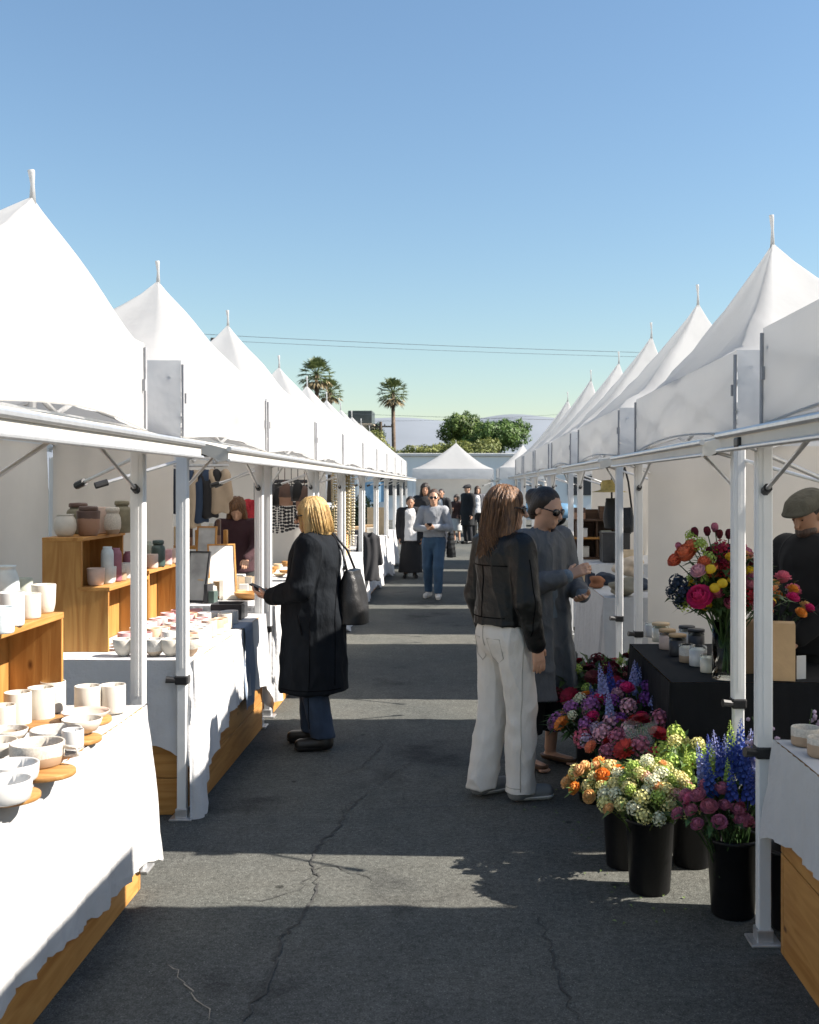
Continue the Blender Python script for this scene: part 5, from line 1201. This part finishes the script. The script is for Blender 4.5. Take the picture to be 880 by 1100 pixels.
# the big bouquet
bunch('big mixed bouquet in the tall vase, with a magenta dahlia and yellow buttons', TV, BT+.26, .21, BT+.62, [('tulip', 'burg', 6, .045), ('ball', 'dusty', 4, .04), ('ball', 'coral', 4, .06), ('ball', 'lpink', 3, .048), ('button', 'yellow', 7, .026), ('ball', 'yellow', 4, .034), ('ball', 'peach', 3, .04), ('ball', 'pink', 4, .036), ('cluster', 'green', 5, .03), ('cluster', 'crimson', 5, .035), ('cluster', 'navy', 6, .038), ('spike', 'green', 6, .05)], 0, 620, 21, None, dome=.75, lsz=.07, name='bouquet', cat='bouquet')
XS = MB(); bo = [o for o in bpy.data.objects if o.name.startswith('bouquet')][0]
for kind, col, px, py, d, sz in [('tulip', 'burg', 747, 573, 5.0, .042), ('tulip', 'dusty', 768, 568, 5.02, .04), ('tulip', 'burg', 783, 575, 5.05, .042), ('tulip', 'burg', 790, 584, 5., .04), ('cluster', 'crimson', 776, 590, 4.95, .04), ('cluster', 'green', 752, 585, 4.95, .032), ('cluster', 'green', 742, 576, 5.0, .026), ('ball', 'coral', 727, 604, 5.0, .045), ('ball', 'coral', 744, 590, 4.98, .05), ('ball', 'peach', 800, 598, 4.98, .04), ('ball', 'dusty', 806, 622, 4.95, .05), ('cluster', 'green', 762, 600, 4.92, .03), ('ball', 'coral', 757, 605, 4.9, .036), ('cluster', 'navy', 735, 636, 4.95, .04), ('cluster', 'navy', 722, 636, 5.0, .028), ('ball', 'hot', 753, 643, 4.88, .068), ('ball', 'coral', 738, 598, 4.98, .062), ('button', 'yellow', 768, 632, 4.86, .026), ('button', 'yellow', 763, 612, 4.87, .028), ('button', 'yellow', 776, 627, 4.86, .026), ('ball', 'yellow', 785, 600, 4.9, .03), ('ball', 'lpink', 751, 615, 4.88, .042), ('tulip', 'dusty', 730, 588, 5.0, .036), ('tulip', 'burg', 760, 572, 5.0, .04), ('tulip', 'burg', 773, 575, 5., .038), ('ball', 'pink', 785, 648, 4.86, .036), ('cluster', 'navy', 729, 627, 4.98, .042), ('cluster', 'navy', 731, 645, 5.0, .036)]:
    o = bloom_obj(kind, col, 1); COL.objects.link(o); o.parent = bo; p = at(px, py, d); o.location = p-bo.location; o.scale = (sz,)*3
    o.rotation_euler = (p-Vector((TV[0], TV[1]+.1, .95))).to_track_quat('Z', 'Y').to_euler(); XS.tube([(0, 0, 0), (p-bo.location)*.5+Vector((0, 0, .03)), p-bo.location], [.0035, .003, .0025], 5)
XS.build('bloom_stems', LEAF[0], bo, local=True)
r = random.Random(4); b = MB()
for k in range(26):
    a = r.uniform(0, 6.28); q = r.uniform(0, .05); b.tube([(q*math.cos(a), q*math.sin(a), -.235), (-q*.4*math.cos(a), -q*.4*math.sin(a), 0), (q*1.8*math.cos(a), q*1.8*math.sin(a), .14)], .0042, 5)
b.build('vase_stems', LEAF[0], bo, local=True)
bunch('orange and hot pink flowers in the slimmer vase before the florist', (1.56, 5.35), BT+.19, .13, BT+.44, [('ball', 'orange', 5, .044), ('ball', 'peach', 3, .036), ('ball', 'hot', 2, .042), ('ball', 'pink', 3, .05)], 1, 50, 22, None, lean=(.04, -.02), dome=.6, name='bouquet', cat='bouquet')
b = MB(); r = random.Random(77)
for k in range(70):
    x, y = r.gauss(.72, .16), r.uniform(4.0, 6.0); q = Vector((x, y, .004)); leaf(b, q, Vector((r.uniform(-1, 1), r.uniform(-1, 1), .15)), r.uniform(.012, .035), r.uniform(.004, .009), .1)
tag(b.build('fallen_leaves', LEAF[2]), 'scattered fallen leaves on the asphalt around the flower buckets', 'leaves', kind='stuff')
# white sprigs behind the cut-off counter
t = thing('sprig_bunch', 'airy white and lilac sprigs rising behind the cut-off counter', 'flowers', (1.245, 4.0, .30)); r = random.Random(31); st = MB(); fl_ = MB(); fl_.sm = True
for k in range(13):
    a = r.uniform(-.9, .9); hh = r.uniform(.38, .55); tip = Vector((.22*math.sin(a)+.02*r.uniform(-1, 1), r.uniform(-.08, .08), hh)); st.tube([(0, 0, -.25), tip*.5+Vector((0, 0, .05)), tip], .0025, 5)
    for j in range(16):
        t_ = .45+.55*j/16; p = tip*t_+Vector((0, 0, .05*math.sin(math.pi*t_)))+Vector((r.uniform(-.022, .022), r.uniform(-.022, .022), r.uniform(-.01, .01))); fl_.lathe([(1e-4, -.008), (.008, -.003), (.008, .004), (1e-4, .009)], 6, p)
st.build('stems', LEAF[0], t, local=True); fl_.build('buds', PC['lilac'], t, local=True)['kind'] = 'stuff'
o = copy_tree(bk); o.location = (1.245, 4.0, 0); o['label'] = 'black bucket of white sprigs behind the cut-off counter'
# ------------------------------------------------------------------ the people
BLACKW = cloth('black_wool', (.007, .009, .012), .85, .25, .5, 26, spec=.15); NAVYC = cloth('navy_wool', (.016, .02, .03)); DENIM = cloth('dark_denim', (.022, .038, .068), .8, .25, .5, 26); JEAN = cloth('blue_jeans', (.035, .075, .13), .8, .2, .5, 26)
CREAMT = cloth('ecru_twill', (.62, .585, .53), .85, .05, .5, 26); GREYC = cloth('grey_blue_wool', (.105, .110, .116), .9, .12, .5, 26); CHAMB = cloth('chambray', (.13, .165, .20), .9, .1, .5, 26); GSWEAT = cloth('grey_knit', (.26, .27, .29), .9, .1, .5, 26)
WTOP = cloth('white_blouse', (.62, .61, .60), .85, .05, .5, 26); BSHOE = MC((.014, .013, .012), .4); BSOLE = MC((.02, .018, .016), .6); GSHOE = MC((.20, .20, .195), .8); WSOLE = MC((.62, .60, .56), .6); WSHOE = MC((.55, .53, .50), .7)
LEATH = mat('black_leather_jacket', (.006, .007, .007), .46, .2, 9, .3, 30, spec=.3)
BLOND = hairmat('blonde_hair', (.62, .42, .17), (.40, .24, .085)); BROWN = hairmat('long_brown_hair', (.22, .105, .042), (.045, .02, .010)); DKHR = hairmat('dark_hair', (.030, .020, .015), (.010, .007, .006)); MIDB = hairmat('mid_brown_hair', (.08, .04, .02), (.03, .016, .01))
SEAMD = MC((.006, .006, .007), 1., spec=0.)
shoe = lambda m, s, top=.115, sole=.028: dict(m=m, sm=s, top=top, sole=sole)
p = on(337, 803, 0)
P1 = person('blonde woman with sunglasses in a long black coat looking at the pottery', p, 86, 1.575, dict(wide=1.12, head=(0, 8), hair=('bob', BLOND), glasses=1, shoes=shoe(BSHOE, BSOLE, .13),
    ra=((.235, .03, 1.06), (.05, .27, .985), (-.28, .9, .16), (-.3, -.2, .95), .42), la=((-.225, .04, 1.07), (-.08, .27, 1.0), (.3, .9, .2), (.3, -.2, .95), .42),
    feet={1: (.10, .055), -1: (-.09, -.05)}, bottom=('trousers', DENIM, (.085, .075), .09), bfold=.005,
    tops=[dict(n='coat', m=BLACKW, hem=.385, th=.026, flare=.21, sy=.92, collar=.072, ch=.06, fold=.009, ff=9., sl=.93)], seams=[('pocket', SEAMD, 'coat', [(.055, .90), (.05, .86), (.04, .82), (.03, .77)], 'nx', .005), ('seam', SEAMD, 'coat', [(-.02, z_/100) for z_ in range(88, 40, -3)], 'nx', .003), ('seam', SEAMD, 'coat', [(-.17+.0*z_, z_/100) for z_ in range(120, 40, -4)], 'nx', .003), ('hem_seam', SEAMD, 'coat', [(y_/100, .415) for y_ in range(-20, 22, 2)], 'nx', .0028), ('seam', SEAMD, 'trousers', [(.0, z_/100) for z_ in range(36, 12, -3)], 'nx', .003)]))
SEAMC = MC((.40, .37, .32), .9)
p = on(542, 857, 0)
P2 = person('woman with long brown hair in a black leather jacket and cream trousers', p, -58, 1.645, dict(head=(-32, 4), hair=('long', BROWN), glasses=1, shoes=shoe(GSHOE, WSOLE, .10, .032), wide=1.03,
    ra=((.235, -.02, 1.06), (.235, .04, .835), (.02, .16, -1), (-1, .15, 0), .30), feet={1: (.10, .06), -1: (-.09, -.05)}, fyaw={1: -14, -1: 4},
    bottom=('trousers', CREAMT, (.078, .080), .05), bfold=.009, tops=[dict(n='leather_jacket', m=LEATH, hem=.93, th=.016, flare=.17, sy=.80, fold=.006, ff=12., collar=.072)], seams=[('pocket', SEAMC, 'trousers', [(.035, .86), (.035, .76), (.075, .73), (.115, .76), (.115, .86), (.035, .86)], 'back', .0025), ('pocket', SEAMC, 'trousers', [(-.035, .86), (-.035, .76), (-.075, .73), (-.115, .76), (-.115, .86), (-.035, .86)], 'back', .0025), ('seam', SEAMC, 'trousers', [(-.01, z_/100) for z_ in range(91, 6, -3)], 'px', .003), ('hem_seam', SEAMC, 'trousers', [(x_/100, .085) for x_ in range(4, 20, 2)], 'back', .0025), ('seam', SEAMC, 'trousers', [(0, z_/100) for z_ in range(92, 80, -2)], 'back', .003), ('yoke_seam', SEAMD, 'leather_jacket', [(x_/100, 1.24) for x_ in range(-15, 16, 3)], 'back', .003), ('hem_seam', SEAMD, 'leather_jacket', [(x_/100, .97) for x_ in range(-14, 15, 2)], 'back', .003), ('seam', SEAMD, 'leather_jacket', [(0, z_/100) for z_ in range(124, 96, -3)], 'back', .003), ('seam', SEAMD, 'leather_jacket', [(-.02, z_/100) for z_ in range(128, 86, -3)], 'px', .003)]))
b = MB()
p = on(583, 822, 0)
P3 = person('woman with dark tied hair, sunglasses and a long grey coat over chambray', p, -140, 1.64, dict(head=(10, 16), hair=('bun', DKHR), glasses=1, wide=.92, shoes=shoe(MC((.10, .05, .025), .6), BSOLE, .045, .02),
    ra=((.21, .04, 1.07), (.02, .23, 1.14), (-.6, .5, .35), (-.4, -.5, -.3), .40), la=((-.21, .03, 1.07), (-.09, .25, 1.02), (.75, .5, -.1), (.2, -.3, .9), .35),
    bottom=('trousers', MC((.016, .016, .018), .9), (.085, .075), .20), tops=[dict(n='shirt', m=CHAMB, hem=.88, th=.002, fold=.005, collar=.066, ch=.03), dict(n='coat', m=GREYC, hem=.42, th=.018, flare=.22, sy=.85, open=.012, fold=.008, collar=.074, ch=.02, sl=.85)]))
p = on(466, 643, 0)
P4 = person('woman in a grey sweater and blue jeans walking up the aisle with a phone', p, 172, 1.60, dict(vox=.010, head=(6, 6), hair=('bun', MIDB), glasses=1, skin=SKIN, wide=1.0, shoes=shoe(WSHOE, WSOLE),
    ra=((.25, .03, 1.07), (.04, .25, 1.06), (-.6, .75, .1), (0, -.2, 1), .4), la=((-.25, .02, 1.07), (-.03, .27, 1.09), (.6, .7, .1), (0, -.2, 1), .4), feet={1: (.10, -.10), -1: (-.085, .12)}, lift={1: 0, -1: 0}, knee={1: .03, -1: .05},
    bottom=('trousers', JEAN, (.078, .058), .09), tops=[dict(n='sweater', m=GSWEAT, hem=.93, th=.007, fold=.006)]))
p = on(441, 621, 0)
person('woman in a white blouse and long black skirt with a dark open cardigan', p, 184, 1.46, dict(vox=.013, head=(0, 10), hair=('bun', DKHR), wide=1.12, skin=SKIN_B, shoes=shoe(BSHOE, BSOLE), bottom=('skirt', MC((.012, .012, .013), .9), .25, .12),
    tops=[dict(n='blouse', m=WTOP, hem=.76, th=.02, flare=.19), dict(n='cardigan', m=MC((.016, .016, .018), .95), hem=.72, th=.038, flare=.2, open=.085)]))
for lb, px, d, yaw, h, hr, tp, bt, sk, wd, arms in [
    ('tall dark haired woman half hidden behind the grey sweater', 457, 21.5, 178, 1.70, ('long', DKHR), (.02, .02, .022), (.02, .02, .02), SKIN_B, 1.0, 0),
    ('person in a dark open jacket over a pale shirt in the sunlit gap', 474, 27., 165, 1.57, ('short', DKHR), (.018, .018, .02), (.02, .022, .03), SKIN_B, 1.05, 1),
    ('short person with black hair in a pale skirt beside the man in black', 490.5, 31., 150, 1.40, ('mid', DKHR), (.05, .025, .02), (.45, .45, .44), SKIN, .95, 2),
    ('man in a long black coat and cap standing in the sunlit gap', 502.5, 30.5, 130, 1.68, ('short', DKHR), (.010, .011, .012), (.015, .015, .018), SKIN, 1.1, 3),
    ('person with brown hair in a grey top behind the man in black', 513, 32., 190, 1.64, ('mid', MIDB), (.10, .10, .11), (.02, .02, .02), SKIN, 1.05, 1)]:
    m_ = cloth('far_jacket', tp); mb_ = cloth('far_trousers', bt); x = (px-VX)*d/F
    tops = [dict(n='jacket', m=m_, hem=.84 if arms != 3 else .52, th=.025, flare=.19)]
    if arms == 1: tops = [dict(n='shirt', m=WTOP, hem=.85, th=.006), dict(n='jacket', m=m_, hem=.80, th=.03, open=.05, flare=.19)]
    cfg = dict(vox=.015, hair=hr, skin=sk, wide=wd, tops=tops, bottom=('skirt', mb_, .19, .42) if arms == 2 else ('trousers', mb_, (.075, .065), .09), shoes=shoe(BSHOE, BSOLE))
    if arms == 2: cfg['ra'] = ((.22, .05, 1.08), (.05, .22, 1.12), (-.5, .6, .3), (0, -.2, 1), .4)
    if arms == 3: cfg['cap'] = MC((.02, .02, .022), .9); cfg['head'] = (0, 4)
    person(lb, (x, d, 0), yaw, h, cfg)
SHIRT = MC((.035, .012, .016), .9)
person('seller with brown hair bending over the craft goods in a maroon top', ((255-VX)*10.6/F, 10.6, 0), 186, 1.56, dict(vox=.009, head=(0, 38), hair=('long', BROWN), skin=SKIN, tops=[dict(n='top', m=SHIRT, hem=.85, th=.01)], bottom=('trousers', MC((.02, .02, .02), .9), (.08, .07), .09), shoes=shoe(BSHOE, BSOLE),
    ra=((.2, .12, 1.1), (.12, .33, 1.0), (0, .8, -.4), (0, -.3, -1), .3), la=((-.2, .12, 1.1), (-.12, .33, 1.0), (0, .8, -.4), (0, -.3, -1), .3)))
person('florist in a flat cap and black sweater looking down behind the kraft carton', ((872-VX)*5.62/F, 5.62, 0), 118, 1.625, dict(head=(8, 22), hair=('short', DKHR), skin=SKIN_B, wide=1.12, cap=cloth('olive_cap', (.085, .08, .062), .95, .2, .5, 26), beard=hairmat('stubble', (.05, .03, .02), (.10, .06, .045)),
    tops=[dict(n='sweater', m=MC((.010, .010, .011), .95), hem=.80, th=.018, sy=.82)], bottom=('trousers', MC((.015, .015, .015), .9), (.085, .075), .09), shoes=shoe(BSHOE, BSOLE),
    ra=((.23, .05, 1.07), (.14, .24, .90), (-.1, .7, -.5), (-.5, 0, -.6), .4), la=((-.23, .05, 1.07), (-.14, .24, .90), (.1, .7, -.5), (.5, 0, -.6), .4)))
# what they carry
pp = P1.location
bag('big soft black tote hanging at the back of the blonde woman', (pp.x+.245, pp.y+.02, .78), .30, .15, .34, LEA, [[(-.10, 0, .30), (-.06, .05, .46), (-.02, .13, .57)], [(.10, 0, .30), (.05, .05, .46), (.0, .13, .57)]], 80, 'tote_bag', 2)
def phone(label, root, loc, tilt, yw):
    b = MB(); Mx = root.rotation_euler.to_matrix() @ Matrix.Rotation(R(yw), 3, 'Z') @ Matrix.Rotation(R(tilt), 3, 'X'); p = root.matrix_basis @ Vector(loc) if False else root.location+root.rotation_euler.to_matrix() @ Vector(loc)
    b.box((0, 0, 0), (.072, .148, .009), Mx, .003); o = b.build('phone', BLK, loc=(0, 0, 0)); o.location = p; return tag(o, label, 'phone')
phone('dark phone in the hands of the blonde woman', P1, (-.01, .335, 1.0), 25, 0)
phone('dark phone in the hands of the walking woman', P4, (.0, .33, 1.075), 35, 0)
pp = P4.location; bag('long black tote on the shoulder of the walking woman', (pp.x+.25, pp.y+.08, .60), .28, .09, .42, LEA, [[(-.08, 0, .40), (-.05, .03, .6), (-.06, .08, .73)], [(.08, 0, .40), (.0, .03, .6), (-.04, .08, .73)]], 75, 'tote_bag', 3)
# ------------------------------------------------------------------ beyond the market
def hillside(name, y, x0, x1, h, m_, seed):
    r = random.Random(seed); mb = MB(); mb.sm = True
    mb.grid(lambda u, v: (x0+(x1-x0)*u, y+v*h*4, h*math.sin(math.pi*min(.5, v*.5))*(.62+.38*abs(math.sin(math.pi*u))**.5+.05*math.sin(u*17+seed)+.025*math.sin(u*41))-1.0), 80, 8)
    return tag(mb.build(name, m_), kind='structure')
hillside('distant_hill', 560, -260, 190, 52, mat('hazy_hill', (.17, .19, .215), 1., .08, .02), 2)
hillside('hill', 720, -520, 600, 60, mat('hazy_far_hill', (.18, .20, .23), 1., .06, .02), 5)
wl = thing('warehouse', 'long low white warehouse behind the far end tent', 'building', (1, 56, 0)); WHW = mat('white_render', (.74, .74, .72), .85, .06, .8, .05, 8)
m = MB(); m.span((-5.6, 52, 0), (9, 60, 3.08)); m.build('wall', WHW, wl)
m = MB(); m.span((-5.7, 51.9, 3.085), (9.1, 60.1, 3.24), .03); m.build('roof', mat('parapet', (.5, .5, .49), .8, .1, 2), wl)
for x in (-4.2, 5.2):
    m = MB(); m.span((x, 51.93, 1.2), (x+1.6, 51.99, 2.2)); wn = m.build('window', CHAR, wl)
m = MB(); m.span((2.6, 51.95, 0), (4.0, 51.99, 2.3)); m.build('door', mat('roller_door', (.35, .37, .39), .5, .1, 4), wl)
bd = thing('small_building', 'tan block with a dark rooftop unit beside the palms', 'building', (-9.2, 96, 0)); tb = mat('tan_render', (.42, .34, .25), .85, .1, 1.)
m = MB(); m.span((-9.8, 92, 0), (-7.6, 99, 6.8)); m.build('wall', tb, bd)
m = MB(); m.span((-9.9, 91.9, 6.805), (-7.5, 99.1, 7.0), .03); m.build('roof', tb, bd)
m = MB(); m.span((-9.8, 93, 7.003), (-7.7, 96, 8.2), .05); m.build('rooftop_unit', mat('dark_unit', (.06, .075, .075), .6, .2, 2), bd)
for k in range(2): m = MB(); m.span((-9.5+k*1., 91.95, 4.6), (-8.9+k*1., 91.99, 5.7)); m.build('window', CHAR, bd)
for k, (px, py, d, lb) in enumerate([(229, 363, 46, 'wooden utility pole rising behind the third pottery tent'), (409, 453, 78, 'slim utility pole beside the small tan building')]):
    t = thing('utility_pole', lb, 'pole', ((px-VX)*d/F, d, 0)); zt_ = H-(py-VY)*d/F; PW = mat('pole_wood', (.10, .075, .055), .9, .3, 3)
    m = MB(); m.tube([(0, 0, 0), (0, 0, zt_)], [.16, .11], 10); m.build('shaft', PW, t, local=True)
    m = MB(); m.box((0, 0, zt_-.35), (1.9, .1, .11)); m.build('crossarm', PW, t, local=True)
    for x in (-.8, -.3, .3, .8):
        m = MB(); m.sm = True; m.lathe([(1e-4, 0), (.04, 0), (.055, .05), (.03, .12), (1e-4, .15)], 8, (x, 0, zt_-.29)); m.build('insulator', BLK, t, local=True)
WIRE = mat('weathered_cable', (.10, .11, .12), .6, .1, 4)
def cable(label, a, c, sag, rad):
    pts = [a.lerp(c, i/24)-Vector((0, 0, sag*4*(i/24)*(1-i/24))) for i in range(25)]; m = MB(); m.tube(pts, rad, 5); return tag(m.build('power_line', WIRE), label, 'cable')
cable('upper power line crossing the sky above the tents', at(150, 355, 46), at(1020, 384, 52), .25, .010)
cable('lower power line just under the upper one', at(150, 361, 46), at(1020, 388, 52), .25, .008)
cable('power line passing just above the tree tops', at(300, 441, 78), at(760, 452, 80), .2, .013)
cable('faint thin line below the tree top line', at(340, 452, 79), at(760, 430, 81), .5, .009)
def crown(b, clumps, n, sz, seed):
    r = random.Random(seed); w_ = [c[3] for c in clumps]
    for k in range(n):
        c = r.choices(clumps, [q[1].x*q[1].z for q in clumps])[0]; cen, rad = c[0], c[1]
        d = Vector((r.gauss(0, 1), r.gauss(0, 1), r.gauss(0, 1))).normalized(); q = r.uniform(.55, 1.)**.6*(1+.14*math.sin(d.x*7+seed)+.12*math.sin(d.z*9+d.y*5+seed*2))
        p = cen+Vector((d.x*rad.x, d.y*rad.y, d.z*rad.z))*q
        n1 = (d+Vector((r.uniform(-.8, .8), r.uniform(-.8, .8), r.uniform(-.3, .9)))).normalized(); u = n1.orthogonal().normalized(); u.rotate(Matrix.Rotation(r.uniform(0, 6.28), 3, n1)); v_ = n1.cross(u); s_ = sz*r.uniform(.6, 1.3)
        b.add([p-u*s_, p-v_*s_*.5, p+u*s_, p+v_*s_*.5], [(0, 1, 2, 3)])
TRG = [mat('tree_leaves', (.13, .20, .045), .55, .0, 1.1, col2=(.045, .09, .022), transl=.25, isl=.4), mat('shrub_leaves', (.22, .235, .06), .55, .0, 1.2, col2=(.09, .115, .028), transl=.25, isl=.4), mat('deep_leaves', (.04, .075, .022), .55, .0, 1.6, col2=(.014, .03, .01), transl=.2)]
BARK = mat('bark', (.14, .10, .07), .9, .3, 6, .3, 20)
def tree(label, px, py, d, rx, rz, n, m_, seed, name='tree', trunk=.16, sz=.09, group=None):
    r = random.Random(seed); c = at(px, py, d); t = thing(name, label, 'tree' if name == 'tree' else 'shrub', (c.x, d, 0), group); cl = []
    for k in range(11):
        a = k*2.4; q = .75*math.sqrt((k+.4)/11); s_ = r.uniform(.30, .48)
        cl.append((Vector((math.cos(a)*q*rx, math.sin(a)*q*rx*.7, c.z+r.uniform(-.55, .6)*rz*(1-q*.4))), Vector((rx*s_, rx*s_, rz*s_*1.25)), 0, 1))
    b = MB(); crown(b, cl, n, sz, seed); b.build('crown', m_, t, local=True)
    b = MB(); b.sm = True; b.tube([(0, 0, 0), (.05, 0, c.z-rz*.6), (0, 0, c.z)], [trunk, trunk*.8, trunk*.3], 8)
    for q in cl[:7]: b.tube([(.05, 0, max(.3, c.z-rz*.7)), q[0]*.6+Vector((0, 0, c.z*.4)), q[0]], [trunk*.5, trunk*.3, trunk*.1], 6)
    b.build('trunk', BARK, t, local=True)
tree('broad dark green tree behind the warehouse, its crown above the far end tent', 534, 469, 66, 2.15, 1.35, 15000, TRG[0], 1, sz=.085)
tree('rounder green tree adjoining the broad tree above the far end tent', 498, 463, 67, 1.6, 1.1, 10000, TRG[0], 2, sz=.085)
tree('yellow green bush in front of the broad tree', 508, 484, 62, 1.6, .9, 8000, TRG[1], 3, 'shrub', .06, .075)
tree('low yellow green bush over the warehouse roof', 452, 487, 63, 1.7, .6, 6000, TRG[1], 4, 'shrub', .05, .075)
tree('low bush between the palm and the warehouse bush', 478, 486, 64, 1.3, .6, 4500, TRG[1], 14, 'shrub', .05, .075)
tree('sparse yellowish bush beside the slim utility pole', 404, 483, 70, 1.6, 1.3, 3200, TRG[1], 5, 'shrub', .08, .09)
tree('small dark tree against the tan building', 403, 468, 84, .9, 1.2, 1600, TRG[2], 6, 'tree', .1, .09)
tree('leafy green shrub showing between the pottery tent poles', 372, 553, 24.6, .55, .55, 2600, TRG[2], 7, 'shrub', .03, .05)
tree('smaller shrub showing past the leafy one', 396, 560, 28.5, .5, .5, 1400, TRG[2], 8, 'shrub', .03, .05)
def palm(label, px, py, d, cr, seed, n=42):
    r = random.Random(seed); c = at(px, py, d); t = thing('palm_tree', label, 'palm tree', (c.x, d, 0), None)
    b = MB(); b.sm = True; b.tube([(0, 0, 0), (.08, 0, c.z*.5), (0, 0, c.z)], [.20, .14, .12], 10); b.build('trunk', BARK, t, local=True)
    b = MB(); sk = MB()
    for k in range(n):
        a = k*2.39996; el = 1.35-2.3*(k/n); d_ = Vector((math.cos(a)*math.cos(el), math.sin(a)*math.cos(el), math.sin(el))); base = Vector((0, 0, c.z)); ln = cr*r.uniform(.5, .62); dead = k > n*.80
        mb = sk if dead else b; tip = base+d_*ln-Vector((0, 0, .05*cr)); mb.tube([base, tip], [.025, .014], 4)
        side = d_.cross(Vector((0, 0, 1))).normalized(); up = side.cross(d_)
        for j in range(13):
            f = (j-6)/6*1.25; dd = (d_*math.cos(f)+side*math.sin(f)+up*r.uniform(-.12, .12)).normalized(); L = cr*.5*(1-.18*abs(f))*r.uniform(.85, 1.1); nn = dd.cross(up).normalized()*cr*.035
            q = tip+dd*L*.6; e = tip+dd*L-Vector((0, 0, cr*.12*r.uniform(.3, 1.2)))
            mb.add([tip, q-nn, e, q+nn], [(0, 1, 2, 3)])
    b.build('crown', mat('palm_fronds', (.14, .17, .06), .5, .0, 2., col2=(.06, .085, .03), transl=.2), t, local=True)
    sk.build('dead_fronds', mat('dry_fronds', (.26, .20, .11), .8, .3, 3), t, local=True)
palm('single palm with a slender trunk standing clear beyond the tents', 422, 422, 72, 1.22, 1)
palm('taller of the two overlapping palms above the pottery tents', 340, 402, 64, 1.22, 2)
palm('lower palm overlapping the taller one above the pottery tents', 354, 421, 68, 1.0, 3)
# parked car far off, seen past the end tent
def car(label, c, yaw, paint):
    t = thing('parked_car', label, 'car', c); t.rotation_euler = (0, 0, R(yaw)); S = SDF()
    sec = [(-2.1, .55, .80), (-1.2, .60, .86), (0, .60, .88), (1.2, .58, .86), (2.05, .50, .78)]
    b = MB(); b.sm = True; rings = []
    for x, zc, wd in [(-2.15, .5, .6), (-2.1, .55, .78), (-1.3, .62, .86), (0, .62, .88), (1.3, .6, .86), (2.0, .55, .78), (2.12, .5, .6)]:
        rings.append([(x, y*wd, z) for y, z in ((-1, .35), (-1.02, zc), (-.95, zc+.30), (0, zc+.36), (.95, zc+.30), (1.02, zc), (1, .35))])
    n = 7; b.add([p for r_ in rings for p in r_], [(i*n+j, i*n+(j+1) % n, (i+1)*n+(j+1) % n, (i+1)*n+j) for i in range(6) for j in range(n)]+[tuple(range(6, -1, -1)), tuple(6*n+j for j in range(7))]); b.build('body', paint, t, local=True)
    b = MB(); ring = lambda z, a0, a1, w_: [(a0, -w_, z), (a1, -w_, z), (a1, w_, z), (a0, w_, z)]
    b.add(ring(.95, -1.5, 1.1, .76)+ring(1.42, -1.0, .45, .62), [(0, 1, 5, 4), (1, 2, 6, 5), (2, 3, 7, 6), (3, 0, 4, 7)]); b.build('window', DARK, t, local=True)
    b = MB(); b.box((-.28, 0, 1.435), (1.5, 1.26, .05), None, .02); b.build('roof', paint, t, local=True)
    for x in (-1.35, 1.3):
        for y in (-.80, .80):
            b = MB(); b.sm = True; b.tube([(x, y-.1, .32), (x, y+.1, .32)], .32, 18); w_ = b.build('wheel', BLK, t, local=True); b = MB(); b.tube([(x, y-.11, .32), (x, y+.11, .32)], .18, 12); b.build('rim', ALU, w_, local=True)
    for y in (-.6, .6): b = MB(); b.box((2.08, y, .62), (.10, .3, .12), None, .02); b.build('headlight', WHT, t, local=True)
PAINT = mat('blue_car_paint', (.10, .20, .30), .3, .05, 3, coat=.5); PAINT2 = mat('silver_car_paint', (.40, .42, .44), .3, .05, 3, coat=.5)
car('blue car parked beyond the sunlit gap beside the far end tent', (2.6, 44.5, 0), 165, PAINT)
car('silver car parked far behind the pottery row', (-7.4, 46, 0), 10, PAINT2)
